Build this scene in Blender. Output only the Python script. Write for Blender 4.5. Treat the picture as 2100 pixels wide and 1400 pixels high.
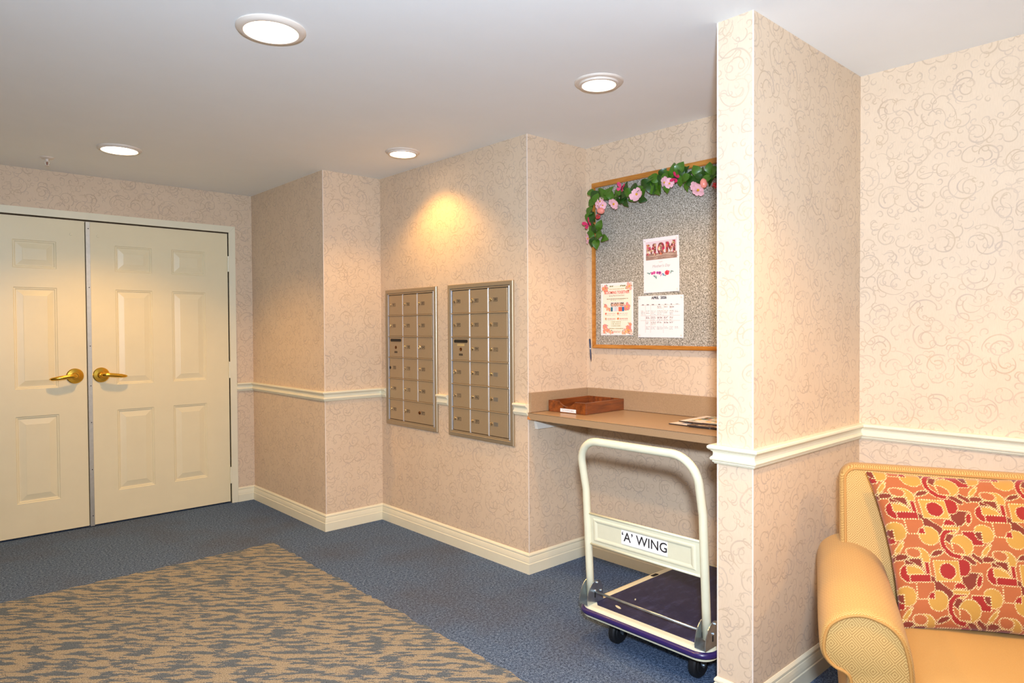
import bpy, bmesh, math, random
import numpy as np
from mathutils import Vector, Matrix

# ------------------------------------------------------------------ camera, world, lights
scene = bpy.context.scene
COL = scene.collection
for o in list(bpy.data.objects):
    bpy.data.objects.remove(o)
cam_data = bpy.data.cameras.new('camera')
cam = bpy.data.objects.new('camera', cam_data)
COL.objects.link(cam)
CR = Vector((0.7374502, -0.67537551, -0.0059264))
CU = Vector((0.01715398, 0.00995739, 0.99980328))
CF = Vector((0.67518364, 0.73740678, -0.01892846))
cam.matrix_world = Matrix(((CR.x, CU.x, -CF.x, 0.0), (CR.y, CU.y, -CF.y, 0.0), (CR.z, CU.z, -CF.z, 1.31), (0, 0, 0, 1)))
cam_data.sensor_width = 36.0
cam_data.lens = 1396.9 / 2100 * 36
cam_data.clip_start = 0.02
scene.camera = cam

world = bpy.data.worlds.new('world')
scene.world = world
world.use_nodes = True
world.node_tree.nodes['Background'].inputs[0].default_value = (0.9, 0.85, 0.8, 1)
world.node_tree.nodes['Background'].inputs[1].default_value = 0.02

vs = scene.view_settings
vs.view_transform = 'Standard'
vs.look = 'None'
vs.exposure = 0.24
vs.gamma = 1.0
vs.use_curve_mapping = False

# the photographer's flash, held above and just behind the camera (it casts the soft shadows under the shelf)
fl = bpy.data.lights.new('camera_flash', 'SPOT')
fl.energy = 368.0
fl.color = (0.81, 0.96, 1.18)
fl.spot_size = math.radians(152)
fl.spot_blend = 1.0
fl.shadow_soft_size = 0.07
flo = bpy.data.objects.new('camera_flash', fl)
flo.location = (-0.10, -0.136, 1.589)
flo.rotation_euler = Vector((0.675, 0.737, 0.17)).to_track_quat('-Z', 'Y').to_euler()
COL.objects.link(flo)

LAMP_W = 66.0
LAMP_COL = (1.0, 0.54, 0.12)

# ------------------------------------------------------------------ measurements (metres)
ZC = 2.34
YD = 5.244
XA, Y2 = 2.082, 4.073
XM, Y4 = 2.508, 2.613
XB = 2.978
XP, Y6, Y7 = 2.089, 1.241, 1.112
XL, YB = -4.6, -5.5

# ------------------------------------------------------------------ helpers
def lin(c):
    c = c / 255.0
    return c / 12.92 if c <= 0.04045 else ((c + 0.055) / 1.055) ** 2.4
def rgb(r, g, b):
    return (lin(r), lin(g), lin(b), 1.0)

class NT:
    """small helper around a node tree"""
    def __init__(self, name):
        self.m = bpy.data.materials.new(name)
        self.m.use_nodes = True
        self.t = self.m.node_tree
        self.b = self.t.nodes['Principled BSDF']
    def n(self, kind, **kw):
        nd = self.t.nodes.new(kind)
        for k, v in kw.items():
            setattr(nd, k, v)
        return nd
    def put(self, sock, v):
        if isinstance(v, bpy.types.NodeSocket):
            self.t.links.new(v, sock)
        elif v is not None:
            sock.default_value = v
    def math(self, op, a, b=None, c=None, clamp=False):
        nd = self.n('ShaderNodeMath', operation=op, use_clamp=clamp)
        self.put(nd.inputs[0], a); self.put(nd.inputs[1], b)
        if c is not None:
            self.put(nd.inputs[2], c)
        return nd.outputs[0]
    def mix(self, f, a, b, blend='MIX'):
        nd = self.n('ShaderNodeMix', data_type='RGBA', blend_type=blend)
        self.put(nd.inputs[0], f); self.put(nd.inputs[6], a); self.put(nd.inputs[7], b)
        return nd.outputs[2]
    def comb(self, x, y, z=0.0):
        nd = self.n('ShaderNodeCombineXYZ')
        self.put(nd.inputs[0], x); self.put(nd.inputs[1], y); self.put(nd.inputs[2], z)
        return nd.outputs[0]
    def sep(self, v):
        nd = self.n('ShaderNodeSeparateXYZ')
        self.put(nd.inputs[0], v)
        return nd.outputs
    def noise(self, vec, scale, detail=2.0, rough=0.5, dim='3D'):
        nd = self.n('ShaderNodeTexNoise', noise_dimensions=dim)
        self.put(nd.inputs['Vector'], vec)
        nd.inputs['Scale'].default_value = scale
        nd.inputs['Detail'].default_value = detail
        nd.inputs['Roughness'].default_value = rough
        return nd.outputs[0]
    def ramp(self, f, stops):
        nd = self.n('ShaderNodeValToRGB')
        cr = nd.color_ramp
        while len(cr.elements) < len(stops):
            cr.elements.new(0.5)
        for e, (p, c) in zip(cr.elements, stops):
            e.position = p; e.color = c
        self.put(nd.inputs[0], f)
        return nd.outputs[0]
    def bump(self, h, strength, dist):
        nd = self.n('ShaderNodeBump')
        nd.inputs['Strength'].default_value = strength
        nd.inputs['Distance'].default_value = dist
        self.put(nd.inputs['Height'], h)
        self.t.links.new(nd.outputs[0], self.b.inputs['Normal'])
    def pos(self):
        return self.n('ShaderNodeNewGeometry').outputs['Position']
    def obj(self):
        return self.n('ShaderNodeTexCoord').outputs['Object']
    def uv(self):
        return self.n('ShaderNodeTexCoord').outputs['UV']

def plain(name, c, rough=0.5, metal=0.0, grain=0.0, gscale=60.0, bump=0.0, bscale=200.0, coat=0.0, spec=None):
    k = NT(name)
    k.b.inputs['Roughness'].default_value = rough
    k.b.inputs['Metallic'].default_value = metal
    if spec is not None:
        k.b.inputs['Specular IOR Level'].default_value = spec
    if coat:
        k.b.inputs['Coat Weight'].default_value = coat
        k.b.inputs['Coat Roughness'].default_value = 0.15
    if grain:
        f = k.noise(k.obj(), gscale, 3.0, 0.6)
        d = tuple(x * (1 - grain) for x in c[:3]) + (1,)
        l = tuple(min(1, x * (1 + grain)) for x in c[:3]) + (1,)
        k.put(k.b.inputs['Base Color'], k.ramp(f, [(0.3, d), (0.7, l)]))
    else:
        k.b.inputs['Base Color'].default_value = c
    if bump:
        k.bump(k.noise(k.obj(), bscale, 2.0, 0.6), bump, 0.002)
    return k.m

# ------------------------------------------------------------------ materials
def wallpaper():
    k = NT('wallpaper')
    g = k.n('ShaderNodeNewGeometry')
    px, py, pz = k.sep(g.outputs['Position'])
    nx, ny, nz = k.sep(g.outputs['Normal'])
    ax = k.math('GREATER_THAN', k.math('ABSOLUTE', nx), 0.5)
    u = k.math('ADD', k.math('MULTIPLY', py, ax), k.math('MULTIPLY', px, k.math('SUBTRACT', 1.0, ax)))
    v = pz
    def layer(scale, off, r0, w, inner, warp=0.16):
        nz_ = k.n('ShaderNodeTexNoise', noise_dimensions='2D')
        k.put(nz_.inputs['Vector'], k.comb(u, v)); nz_.inputs['Scale'].default_value = scale * 0.9
        wx, wy, _ = k.sep(nz_.outputs[1])
        vu = k.math('ADD', k.math('MULTIPLY_ADD', u, scale, off), k.math('MULTIPLY', wx, warp))
        vv = k.math('ADD', k.math('MULTIPLY_ADD', v, scale, off * 1.7), k.math('MULTIPLY', wy, warp))
        vec = k.comb(vu, vv)
        vo = k.n('ShaderNodeTexVoronoi', voronoi_dimensions='2D', feature='F1')
        vo.inputs['Scale'].default_value = 1.0
        vo.inputs['Randomness'].default_value = 0.8
        k.put(vo.inputs['Vector'], vec)
        sb = k.n('ShaderNodeVectorMath', operation='SUBTRACT')
        k.put(sb.inputs[0], vec); k.put(sb.inputs[1], vo.outputs['Position'])
        lx, ly, _ = k.sep(sb.outputs[0])
        r = vo.outputs['Distance']
        cr, cg, cb = k.sep(vo.outputs['Color'])
        sg = k.math('MULTIPLY_ADD', k.math('GREATER_THAN', cg, 0.5), 2.0, -1.0)
        th = k.math('MULTIPLY', k.math('ARCTAN2', ly, lx), sg)
        t = k.math('FRACT', k.math('ADD', k.math('DIVIDE', th, 6.28318), cr))
        rs = k.math('MULTIPLY', k.math('MULTIPLY_ADD', t, 0.75, 0.25), k.math('MULTIPLY_ADD', cb, 0.5 * r0, 0.65 * r0))
        wd = k.math('MULTIPLY', k.math('SINE', k.math('MULTIPLY', t, 3.14159)), w)
        wd = k.math('ADD', wd, w * 0.25)
        s1 = k.math('SUBTRACT', 1.0, k.math('DIVIDE', k.math('ABSOLUTE', k.math('SUBTRACT', r, rs)), wd), clamp=True)
        s1 = k.math('MULTIPLY', s1, k.math('GREATER_THAN', t, 0.12))
        if inner:
            rs2 = k.math('MULTIPLY', rs, 0.5)
            s2 = k.math('SUBTRACT', 1.0, k.math('DIVIDE', k.math('ABSOLUTE', k.math('SUBTRACT', r, rs2)), wd), clamp=True)
            s2 = k.math('MULTIPLY', s2, k.math('GREATER_THAN', t, 0.45))
            s1 = k.math('MAXIMUM', s1, s2)
        return s1, cr
    a, ca = layer(7.4, 0.0, 0.56, 0.022, True)
    b, cb_ = layer(12.0, 3.7, 0.48, 0.030, False)
    c, cc = layer(23.0, 9.1, 0.40, 0.060, False)
    m = k.math('MAXIMUM', k.math('MAXIMUM', a, k.math('MULTIPLY', b, 0.9)), k.math('MULTIPLY', c, 0.75))
    m = k.math('POWER', m, 0.6)
    fade = k.noise(k.comb(u, v), 11.0, 2.0)
    m = k.math('MULTIPLY', m, k.math('MULTIPLY_ADD', fade, 1.1, 0.05), clamp=True)
    lin_ = k.noise(k.comb(k.math('MULTIPLY', u, 420.0), k.math('MULTIPLY', v, 38.0)), 1.0, 2.0)
    blotch = k.noise(k.comb(u, v), 5.0, 3.0)
    base = k.mix(k.math('MULTIPLY_ADD', lin_, 0.7, k.math('MULTIPLY_ADD', blotch, 0.6, -0.3)), rgb(216, 191, 162), rgb(234, 211, 182))
    tint = k.noise(k.comb(u, v), 16.0, 1.0)
    ink = k.mix(k.math('MULTIPLY_ADD', tint, 3.0, -1.0, clamp=True), rgb(160, 126, 88), rgb(146, 126, 124))
    k.put(k.b.inputs['Base Color'], k.mix(k.math('MULTIPLY', m, 0.62), base, ink))
    k.b.inputs['Roughness'].default_value = 0.62
    k.b.inputs['Specular IOR Level'].default_value = 0.3
    k.bump(k.math('ADD', lin_, m), 0.15, 0.0008)
    return k.m

def carpet():
    k = NT('blue_carpet')
    p = k.pos()
    fine = k.noise(p, 230.0, 3.0, 0.72)
    mid = k.noise(p, 90.0, 2.0, 0.6)
    dirt = k.noise(p, 1.7, 3.0, 0.55)
    c = k.ramp(k.math('MULTIPLY_ADD', mid, 0.35, k.math('MULTIPLY', fine, 0.65)),
               [(0.38, rgb(36, 50, 74)), (0.50, rgb(88, 109, 140)), (0.64, rgb(152, 174, 206))])
    c = k.mix(k.math('MULTIPLY', k.ramp(dirt, [(0.45, (0, 0, 0, 1)), (0.72, (1, 1, 1, 1))]), 0.4), c, rgb(92, 84, 78))
    k.put(k.b.inputs['Base Color'], c)
    k.b.inputs['Roughness'].default_value = 0.95
    k.b.inputs['Specular IOR Level'].default_value = 0.1
    k.bump(k.math('ADD', fine, mid), 0.9, 0.006)
    return k.m

def inlay():
    k = NT('patterned_carpet')
    x, y, z = k.sep(k.pos())
    s = k.math('ADD', k.math('MULTIPLY', x, 0.737), k.math('MULTIPLY', y, -0.675))
    q = k.math('ADD', k.math('MULTIPLY', x, 0.675), k.math('MULTIPLY', y, 0.737))
    n1 = k.noise(k.comb(k.math('MULTIPLY', s, 9.5), k.math('MULTIPLY', q, 36.0)), 1.0, 4.0, 0.6)
    fine = k.noise(k.pos(), 230.0, 3.0, 0.7)
    f = k.math('ADD', n1, k.math('MULTIPLY_ADD', fine, 0.16, -0.08))
    band = k.ramp(f, [(0.475, (0, 0, 0, 1)), (0.515, (1, 1, 1, 1))])
    tan = k.mix(k.math('MULTIPLY_ADD', fine, 2.2, -0.6, clamp=True), rgb(106, 98, 84), rgb(204, 195, 176))
    blue = k.mix(k.math('MULTIPLY_ADD', fine, 2.2, -0.6, clamp=True), rgb(50, 60, 72), rgb(132, 146, 160))
    k.put(k.b.inputs['Base Color'], k.mix(band, blue, tan))
    k.b.inputs['Roughness'].default_value = 0.95
    k.b.inputs['Specular IOR Level'].default_value = 0.1
    k.bump(k.math('ADD', fine, k.math('MULTIPLY', f, 1.5)), 0.9, 0.006)
    return k.m

def corkboard():
    k = NT('speckled_board_fabric')
    p = k.obj()
    a = k.noise(p, 150.0, 3.0, 0.75)
    b = k.noise(p, 260.0, 2.0, 0.6)
    f = k.math('MULTIPLY_ADD', b, 0.4, k.math('MULTIPLY', a, 0.6))
    k.put(k.b.inputs['Base Color'], k.ramp(f, [(0.36, rgb(52, 52, 56)), (0.44, rgb(128, 122, 108)), (0.52, rgb(176, 168, 152)), (0.64, rgb(226, 222, 214))]))
    k.b.inputs['Roughness'].default_value = 0.9
    k.bump(f, 0.5, 0.003)
    return k.m

def wood(name, c1, c2, axis, rough=0.4, coat=0.3, scale=30.0):
    k = NT(name)
    x, y, z = k.sep(k.obj())
    v = [k.math('MULTIPLY', q, scale) for q in (x, y, z)]
    v[axis] = k.math('MULTIPLY', (x, y, z)[axis], scale * 0.12)
    f = k.noise(k.comb(*v), 1.6, 4.0, 0.62)
    k.put(k.b.inputs['Base Color'], k.ramp(f, [(0.32, c1), (0.66, c2)]))
    k.b.inputs['Roughness'].default_value = rough
    k.b.inputs['Coat Weight'].default_value = coat
    k.b.inputs['Coat Roughness'].default_value = 0.25
    return k.m

def laminate():
    k = NT('tan_laminate')
    f = k.noise(k.obj(), 420.0, 3.0, 0.7)
    k.put(k.b.inputs['Base Color'], k.ramp(f, [(0.3, rgb(152, 122, 90)), (0.7, rgb(188, 158, 122))]))
    k.b.inputs['Roughness'].default_value = 0.3
    return k.m

def diamond_fabric():
    k = NT('gold_diamond_weave')
    x, y, z = k.sep(k.uv())
    pitch = 0.048
    a = k.math('DIVIDE', x, pitch); b = k.math('DIVIDE', y, pitch * 1.15)
    da = k.math('ABSOLUTE', k.math('SUBTRACT', k.math('FRACT', a), 0.5))
    db = k.math('ABSOLUTE', k.math('SUBTRACT', k.math('FRACT', b), 0.5))
    d = k.math('ADD', da, db)
    ring = k.math('MULTIPLY_ADD', k.math('SINE', k.math('MULTIPLY', d, 6.28318 * 7.0)), 0.5, 0.5)
    fine = k.noise(k.obj(), 700.0, 2.0, 0.6)
    f = k.math('MULTIPLY_ADD', fine, 0.35, k.math('MULTIPLY', ring, 0.65))
    k.put(k.b.inputs['Base Color'], k.ramp(f, [(0.2, rgb(166, 124, 64)), (0.75, rgb(204, 164, 98))]))
    k.b.inputs['Roughness'].default_value = 0.75
    k.b.inputs['Sheen Weight'].default_value = 0.05
    k.bump(f, 0.35, 0.001)
    return k.m

def attr_mat(name, rough=0.7, sheen=0.0, bump=0.0):
    k = NT(name)
    at = k.n('ShaderNodeAttribute')
    at.attribute_name = 'Col'
    c = at.outputs['Color']
    if bump:
        f = k.noise(k.obj(), 900.0, 2.0, 0.6)
        c = k.mix(k.math('MULTIPLY', f, 0.35), c, (0.05, 0.01, 0.0, 1))
        k.bump(f, bump, 0.001)
    k.put(k.b.inputs['Base Color'], c)
    k.b.inputs['Roughness'].default_value = rough
    k.b.inputs['Sheen Weight'].default_value = sheen
    return k.m

def emissive(name, col, strength):
    k = NT(name)
    k.b.inputs['Base Color'].default_value = (0.8, 0.8, 0.8, 1)
    k.b.inputs['Emission Color'].default_value = col
    k.b.inputs['Emission Strength'].default_value = strength
    return k.m

M = {}
M['paper'] = wallpaper()
M['edge'] = plain('wallpaper_edge', rgb(240, 226, 212), 0.6)
M['ceil'] = plain('ceiling_paint', rgb(243, 246, 246), 0.8, grain=0.01, gscale=4.0, bump=0.08, bscale=300)
M['carpet'] = carpet()
M['inlay'] = inlay()
M['trim'] = plain('cream_trim_paint', rgb(236, 228, 200), 0.35, grain=0.02, gscale=9)
M['door'] = plain('cream_door_paint', rgb(236, 222, 184), 0.38, grain=0.02, gscale=6, bump=0.05, bscale=500)
M['dark'] = plain('dark_gap', rgb(24, 22, 20), 0.9)
M['alu'] = plain('brushed_aluminium', rgb(214, 208, 194), 0.36, 0.8, grain=0.06, gscale=40)
M['brass'] = plain('polished_brass', rgb(246, 194, 74), 0.22, 1.0)
M['mail'] = plain('champagne_metal', rgb(178, 156, 124), 0.42, 0.45, grain=0.04, gscale=300, bump=0.05, bscale=900)
M['mailframe'] = plain('champagne_frame_metal', rgb(170, 152, 124), 0.38, 0.5, grain=0.03, gscale=100)
M['bright'] = plain('bright_divider_metal', rgb(228, 230, 236), 0.3, 0.6)
M['lock'] = plain('nickel_lock', rgb(214, 196, 164), 0.2, 1.0)
M['ink'] = plain('black_ink', rgb(30, 26, 24), 0.6)
M['slot'] = plain('slot_black', rgb(22, 20, 18), 0.5)
M['plate'] = plain('number_plate_face', rgb(168, 146, 112), 0.4, 0.3)
M['blankplate'] = plain('blank_plate_grey', rgb(138, 132, 122), 0.35, 0.5)
M['bronze'] = plain('bronze_lock', rgb(110, 66, 26), 0.3, 0.8)
M['board'] = corkboard()
M['oak'] = wood('oak_frame', rgb(176, 108, 34), rgb(206, 140, 58), 1, 0.4, 0.2)
M['cherry'] = wood('cherry_tray', rgb(82, 34, 8), rgb(152, 80, 26), 0, 0.3, 0.5, 22.0)
M['rawwood'] = wood('raw_wood_chip', rgb(196, 112, 50), rgb(226, 150, 84), 1, 0.7, 0.0)
M['lam'] = laminate()
M['lamdark'] = plain('laminate_seam', rgb(74, 48, 28), 0.6)
M['white'] = plain('white_paper', rgb(244, 242, 240), 0.6)
M['whitewood'] = plain('white_painted_wood', rgb(232, 226, 212), 0.5, grain=0.03, gscale=20)
M['cart'] = plain('cream_powder_coat', rgb(226, 222, 192), 0.32, grain=0.025, gscale=25, coat=0.15)
M['zinc'] = plain('zinc_plate', rgb(190, 200, 206), 0.3, 0.9, grain=0.12, gscale=30)
M['bumper'] = plain('purple_bumper', rgb(44, 30, 92), 0.28, coat=0.3)
M['rubber'] = plain('black_rubber', rgb(20, 20, 22), 0.6)
M['gold'] = diamond_fabric()
M['goldpipe'] = plain('gold_piping', rgb(184, 132, 66), 0.7, grain=0.08, gscale=400)
M['goldplain'] = plain('gold_plain_weave', rgb(182, 142, 82), 0.8, grain=0.07, gscale=500, bump=0.2, bscale=700)
M['pillow'] = attr_mat('woven_pillow_print', 0.8, 0.2, 0.4)
M['print'] = attr_mat('printed_paper', 0.6)
M['ring'] = plain('white_trim_ring', rgb(226, 214, 200), 0.4)
M['lens'] = emissive('lamp_lens', (1.0, 0.80, 0.56, 1), 9.0)
M['navy'] = plain('navy_pen', rgb(16, 24, 62), 0.3, coat=0.4)
M['darkwood'] = plain('dark_leg_wood', rgb(60, 34, 18), 0.4)

# ------------------------------------------------------------------ mesh builders
def link(name, me, mat=None, parent=None, smooth=False):
    ob = bpy.data.objects.new(name, me)
    COL.objects.link(ob)
    if mat is not None and len(me.materials) == 0:
        me.materials.append(mat)
    if parent is not None:
        ob.parent = parent
    if smooth:
        me.polygons.foreach_set('use_smooth', [True] * len(me.polygons))
    return ob
def bmo(name, bm, mat=None, parent=None, smooth=False):
    bmesh.ops.recalc_face_normals(bm, faces=bm.faces)
    me = bpy.data.meshes.new(name)
    bm.to_mesh(me); bm.free()
    return link(name, me, mat, parent, smooth)
def tag(o, label=None, cat=None, group=None, kind=None):
    if label: o['label'] = label
    if cat: o['category'] = cat
    if group: o['group'] = group
    if kind: o['kind'] = kind
    return o
def empty(name, loc=(0, 0, 0), rz=0.0):
    o = bpy.data.objects.new(name, None)
    o.empty_display_size = 0.1
    o.location = loc; o.rotation_euler = (0, 0, rz)
    COL.objects.link(o)
    return o
def box(bm, x0, x1, y0, y1, z0, z1):
    v = [bm.verts.new(p) for p in ((x0, y0, z0), (x1, y0, z0), (x1, y1, z0), (x0, y1, z0), (x0, y0, z1), (x1, y0, z1), (x1, y1, z1), (x0, y1, z1))]
    fs = []
    for f in ((0, 3, 2, 1), (4, 5, 6, 7), (0, 1, 5, 4), (1, 2, 6, 5), (2, 3, 7, 6), (3, 0, 4, 7)):
        fs.append(bm.faces.new([v[i] for i in f]))
    return v
def boxobj(name, b, mat, parent=None, bev=0.0, seg=2):
    bm = bmesh.new()
    box(bm, *b)
    if bev:
        bmesh.ops.bevel(bm, geom=list(bm.edges), offset=bev, segments=seg, profile=0.5, affect='EDGES')
    return bmo(name, bm, mat, parent, False)
def basis(d):
    d = Vector(d).normalized()
    a = Vector((0, 0, 1)) if abs(d.z) < 0.9 else Vector((1, 0, 0))
    s = d.cross(a).normalized()
    return s, s.cross(d).normalized()
def tube(bm, pts, rad, seg=12, caps=True, flat=1.0, closed=False):
    pts = [Vector(p) for p in pts]
    n = len(pts)
    if not hasattr(rad, '__len__'):
        rad = [rad] * n
    rings = []
    prev = None
    for i, p in enumerate(pts):
        if closed:
            d = pts[(i + 1) % n] - pts[i - 1]
        else:
            d = pts[min(i + 1, n - 1)] - pts[max(i - 1, 0)]
        d.normalize()
        if prev is None:
            s, t = basis(d)
        else:
            s = prev - d * prev.dot(d); s.normalize(); t = s.cross(d)
        prev = s
        rings.append([bm.verts.new(p + (s * math.cos(a) + t * math.sin(a) * flat) * rad[i]) for a in [2 * math.pi * j / seg for j in range(seg)]])
    m = n if closed else n - 1
    for i in range(m):
        A, B = rings[i], rings[(i + 1) % n]
        for j in range(seg):
            bm.faces.new((A[j], A[(j + 1) % seg], B[(j + 1) % seg], B[j]))
    if caps and not closed:
        bm.faces.new(rings[0][::-1]); bm.faces.new(rings[-1])
def tubeobj(name, pts, rad, mat, parent=None, seg=12, flat=1.0, closed=False):
    bm = bmesh.new()
    tube(bm, pts, rad, seg, True, flat, closed)
    return bmo(name, bm, mat, parent, True)
def disc(bm, c, ax, r, h, seg=24, bev=0.0):
    """a turned disc from centre c along axis ax, with height h"""
    lathe(bm, c, ax, [(0, 0), (r, 0), (r, h - bev), (r - bev, h), (0, h)], seg)
def lathe(bm, c, ax, prof, seg=24):
    c = Vector(c); ax = Vector(ax).normalized(); s, t = basis(ax)
    rings = []
    for r, h in prof:
        if r < 1e-6:
            rings.append([bm.verts.new(c + ax * h)])
        else:
            rings.append([bm.verts.new(c + ax * h + (s * math.cos(2 * math.pi * j / seg) + t * math.sin(2 * math.pi * j / seg)) * r) for j in range(seg)])
    for A, B in zip(rings, rings[1:]):
        if len(A) == 1 and len(B) == 1:
            continue
        for j in range(seg):
            if len(A) == 1:
                bm.faces.new((A[0], B[j], B[(j + 1) % seg]))
            elif len(B) == 1:
                bm.faces.new((A[j], A[(j + 1) % seg], B[0]))
            else:
                bm.faces.new((A[j], A[(j + 1) % seg], B[(j + 1) % seg], B[j]))
def latheobj(name, c, ax, prof, mat, parent=None, seg=24, smooth=True):
    bm = bmesh.new()
    lathe(bm, c, ax, prof, seg)
    o = bmo(name, bm, mat, parent, smooth)
    if smooth:
        sharp(o)
    return o
def sharp(o, deg=35):
    me = o.data
    bm = bmesh.new(); bm.from_mesh(me)
    for e in bm.edges:
        if len(e.link_faces) == 2 and e.calc_face_angle(0) > math.radians(deg):
            e.smooth = False
    bm.to_mesh(me); bm.free()
def prism(bm, pts, f0, f1):
    """extrude a closed outline; f0, f1 map outline points to 3-D"""
    a = [bm.verts.new(f0(p)) for p in pts]; b = [bm.verts.new(f1(p)) for p in pts]
    n = len(pts)
    for i in range(n):
        bm.faces.new((a[i], a[(i + 1) % n], b[(i + 1) % n], b[i]))
    bm.faces.new(a[::-1]); bm.faces.new(b)
def text_mesh(s, size, bold=0.0, shear=0.0):
    cu = bpy.data.curves.new('txt', 'FONT')
    cu.body = s; cu.size = size; cu.align_x = 'CENTER'; cu.align_y = 'CENTER'
    cu.offset = bold; cu.shear = shear; cu.resolution_u = 3
    ob = bpy.data.objects.new('txt', cu)
    COL.objects.link(ob)
    bpy.context.view_layer.update()
    me = bpy.data.meshes.new_from_object(ob.evaluated_get(bpy.context.evaluated_depsgraph_get()))
    bpy.data.objects.remove(ob); bpy.data.curves.remove(cu)
    me.materials.clear()
    return me
def face_matrix(origin, right, up):
    r = Vector(right).normalized(); u = Vector(up).normalized(); n = r.cross(u)
    return Matrix(((r.x, u.x, n.x, origin[0]), (r.y, u.y, n.y, origin[1]), (r.z, u.z, n.z, origin[2]), (0, 0, 0, 1)))
def on_plane(px, py, x):
    """where the sight line through a photo pixel meets the wall plane x (used to read off wall positions)"""
    d = CF + CR * ((px - 1050) / 1396.9) - CU * ((py - 700) / 1396.9)
    s = x / d.x
    return Vector((x, d.y * s, 1.31 + d.z * s))

# ------------------------------------------------------------------ room shell
def structure(name, boxes, mat):
    bm = bmesh.new()
    for b in boxes:
        box(bm, *b)
    return tag(bmo(name, bm, mat), kind='structure')
fl_ = structure('floor', [(XL - 0.1, 3.1, YB - 0.1, YD + 0.3, -0.1, 0.0)], M['carpet'])
tag(fl_, 'blue grey loop pile carpet across the lobby floor')
ce = structure('ceiling', [(XL - 0.1, 3.1, YB - 0.1, YD + 0.3, ZC, ZC + 0.1)], M['ceil'])
tag(ce, 'smooth white painted ceiling with recessed lights')
DX0, DX1, DZ = 0.056, 1.904, 2.046
wf = structure('wall_far', [(XL - 0.1, DX0, YD, YD + 0.3, 0, ZC), (DX1, XA, YD, YD + 0.3, 0, ZC), (DX0, DX1, YD, YD + 0.3, DZ, ZC), (DX0, DX1, YD + 0.07, YD + 0.3, 0, DZ)], M['paper'])
tag(wf, 'scroll wallpapered wall around the double doors')
wc = structure('wall_corner', [(XA, XM, Y2, YD + 0.3, 0, ZC)], M['paper'])
tag(wc, 'projecting wallpapered corner between the doors and the mailboxes')
wm = structure('wall_mailbox', [(XM, XB, Y4, YD + 0.3, 0, ZC)], M['paper'])
tag(wm, 'wallpapered wall holding the two mailbox banks')
wr = structure('wall_right', [(XB, XB + 0.122, YB - 0.1, YD + 0.3, 0, ZC)], M['paper'])
tag(wr, 'wallpapered wall behind the bulletin board and the armchair')
wp = structure('wall_partition', [(XP, XB, Y7, Y6, 0, ZC)], M['paper'])
tag(wp, 'short wallpapered partition wall between alcove and armchair')
structure('wall_left', [(XL - 0.1, XL, YB - 0.1, YD, 0, ZC)], M['paper'])['label'] = 'wallpapered side wall out of the picture to the left'
structure('wall_back', [(XL, XB, YB - 0.1, YB, 0, ZC)], M['paper'])['label'] = 'wallpapered wall behind the viewer'
# pale worn paper edges on the outside corners
def bead(x, y, sx, sy, parent):
    e = 0.0018
    boxobj('corner_edge', (x - e, x + e, y - e, y + e, 0.11, ZC - 0.001), M['edge'], parent)
bead(XA, Y2, 1, 1, wc); bead(XM, Y4, 1, 1, wm); bead(XP, Y6, 1, 1, wp); bead(XP, Y7, 1, 1, wp)

# flush patterned carpet field with a ragged woven edge
random.seed(4)
def ragged(a, b, n, amp):
    a = Vector(a); b = Vector(b); d = (b - a); nn = Vector((-d.y, d.x, 0)).normalized()
    return [a + d * (i / n) + nn * random.uniform(-amp, amp) for i in range(n)]
RX, RY = 1.722, 4.065
out = ragged((RX, RY, 0), (-2.2, RY, 0), 130, 0.010) + ragged((-2.2, RY, 0), (-2.2, -2.8, 0), 8, 0.0) + ragged((-2.2, -2.8, 0), (RX, -2.8, 0), 8, 0.0) + ragged((RX, -2.8, 0), (RX, RY, 0), 240, 0.010)
bm = bmesh.new()
prism(bm, out, lambda p: (p.x, p.y, 0.0), lambda p: (p.x, p.y, 0.004))
tag(bmo('carpet_field', bm, M['inlay']), 'tan and blue streaky patterned carpet field set into the floor', 'carpet')

# ------------------------------------------------------------------ mouldings
BASE = [(0, 0), (0.016, 0), (0.016, 0.053), (0.0145, 0.0555), (0.0135, 0.0565), (0.0135, 0.064), (0.012, 0.075), (0.0095, 0.086), (0.007, 0.0885), (0.007, 0.0905), (0.010, 0.094), (0.0095, 0.100), (0.006, 0.105), (0.003, 0.1085), (0, 0.1085)]
RAIL = [(0, 0.845), (0.008, 0.845), (0.010, 0.849), (0.0135, 0.851), (0.0135, 0.855), (0.0185, 0.858), (0.020, 0.863), (0.017, 0.868), (0.0125, 0.872), (0.0115, 0.879), (0.0125, 0.886), (0.0165, 0.888), (0.017, 0.8905), (0.0235, 0.894), (0.027, 0.899), (0.0265, 0.905), (0.021, 0.909), (0, 0.909)]
def sweep(path, prof, names, label):
    pts = [Vector((p[0], p[1])) for p in path]
    ns = []
    for a, b in zip(pts, pts[1:]):
        d = (b - a).normalized(); ns.append(Vector((d.y, -d.x)))
    ms = [ns[0]]
    for a, b in zip(ns, ns[1:]):
        ms.append((a + b) / (1 + a.dot(b)))
    ms.append(ns[-1])
    for i, nm in enumerate(names):
        if nm is None:
            continue
        bm = bmesh.new()
        A = [bm.verts.new((pts[i].x + ms[i].x * o, pts[i].y + ms[i].y * o, z)) for o, z in prof]
        B = [bm.verts.new((pts[i + 1].x + ms[i + 1].x * o, pts[i + 1].y + ms[i + 1].y * o, z)) for o, z in prof]
        k = len(prof)
        for j in range(k):
            bm.faces.new((A[j], A[(j + 1) % k], B[(j + 1) % k], B[j]))
        bm.faces.new(A[::-1]); bm.faces.new(B)
        o = bmo(nm, bm, M['trim'])
        tag(o, label[i], kind='structure')
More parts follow.
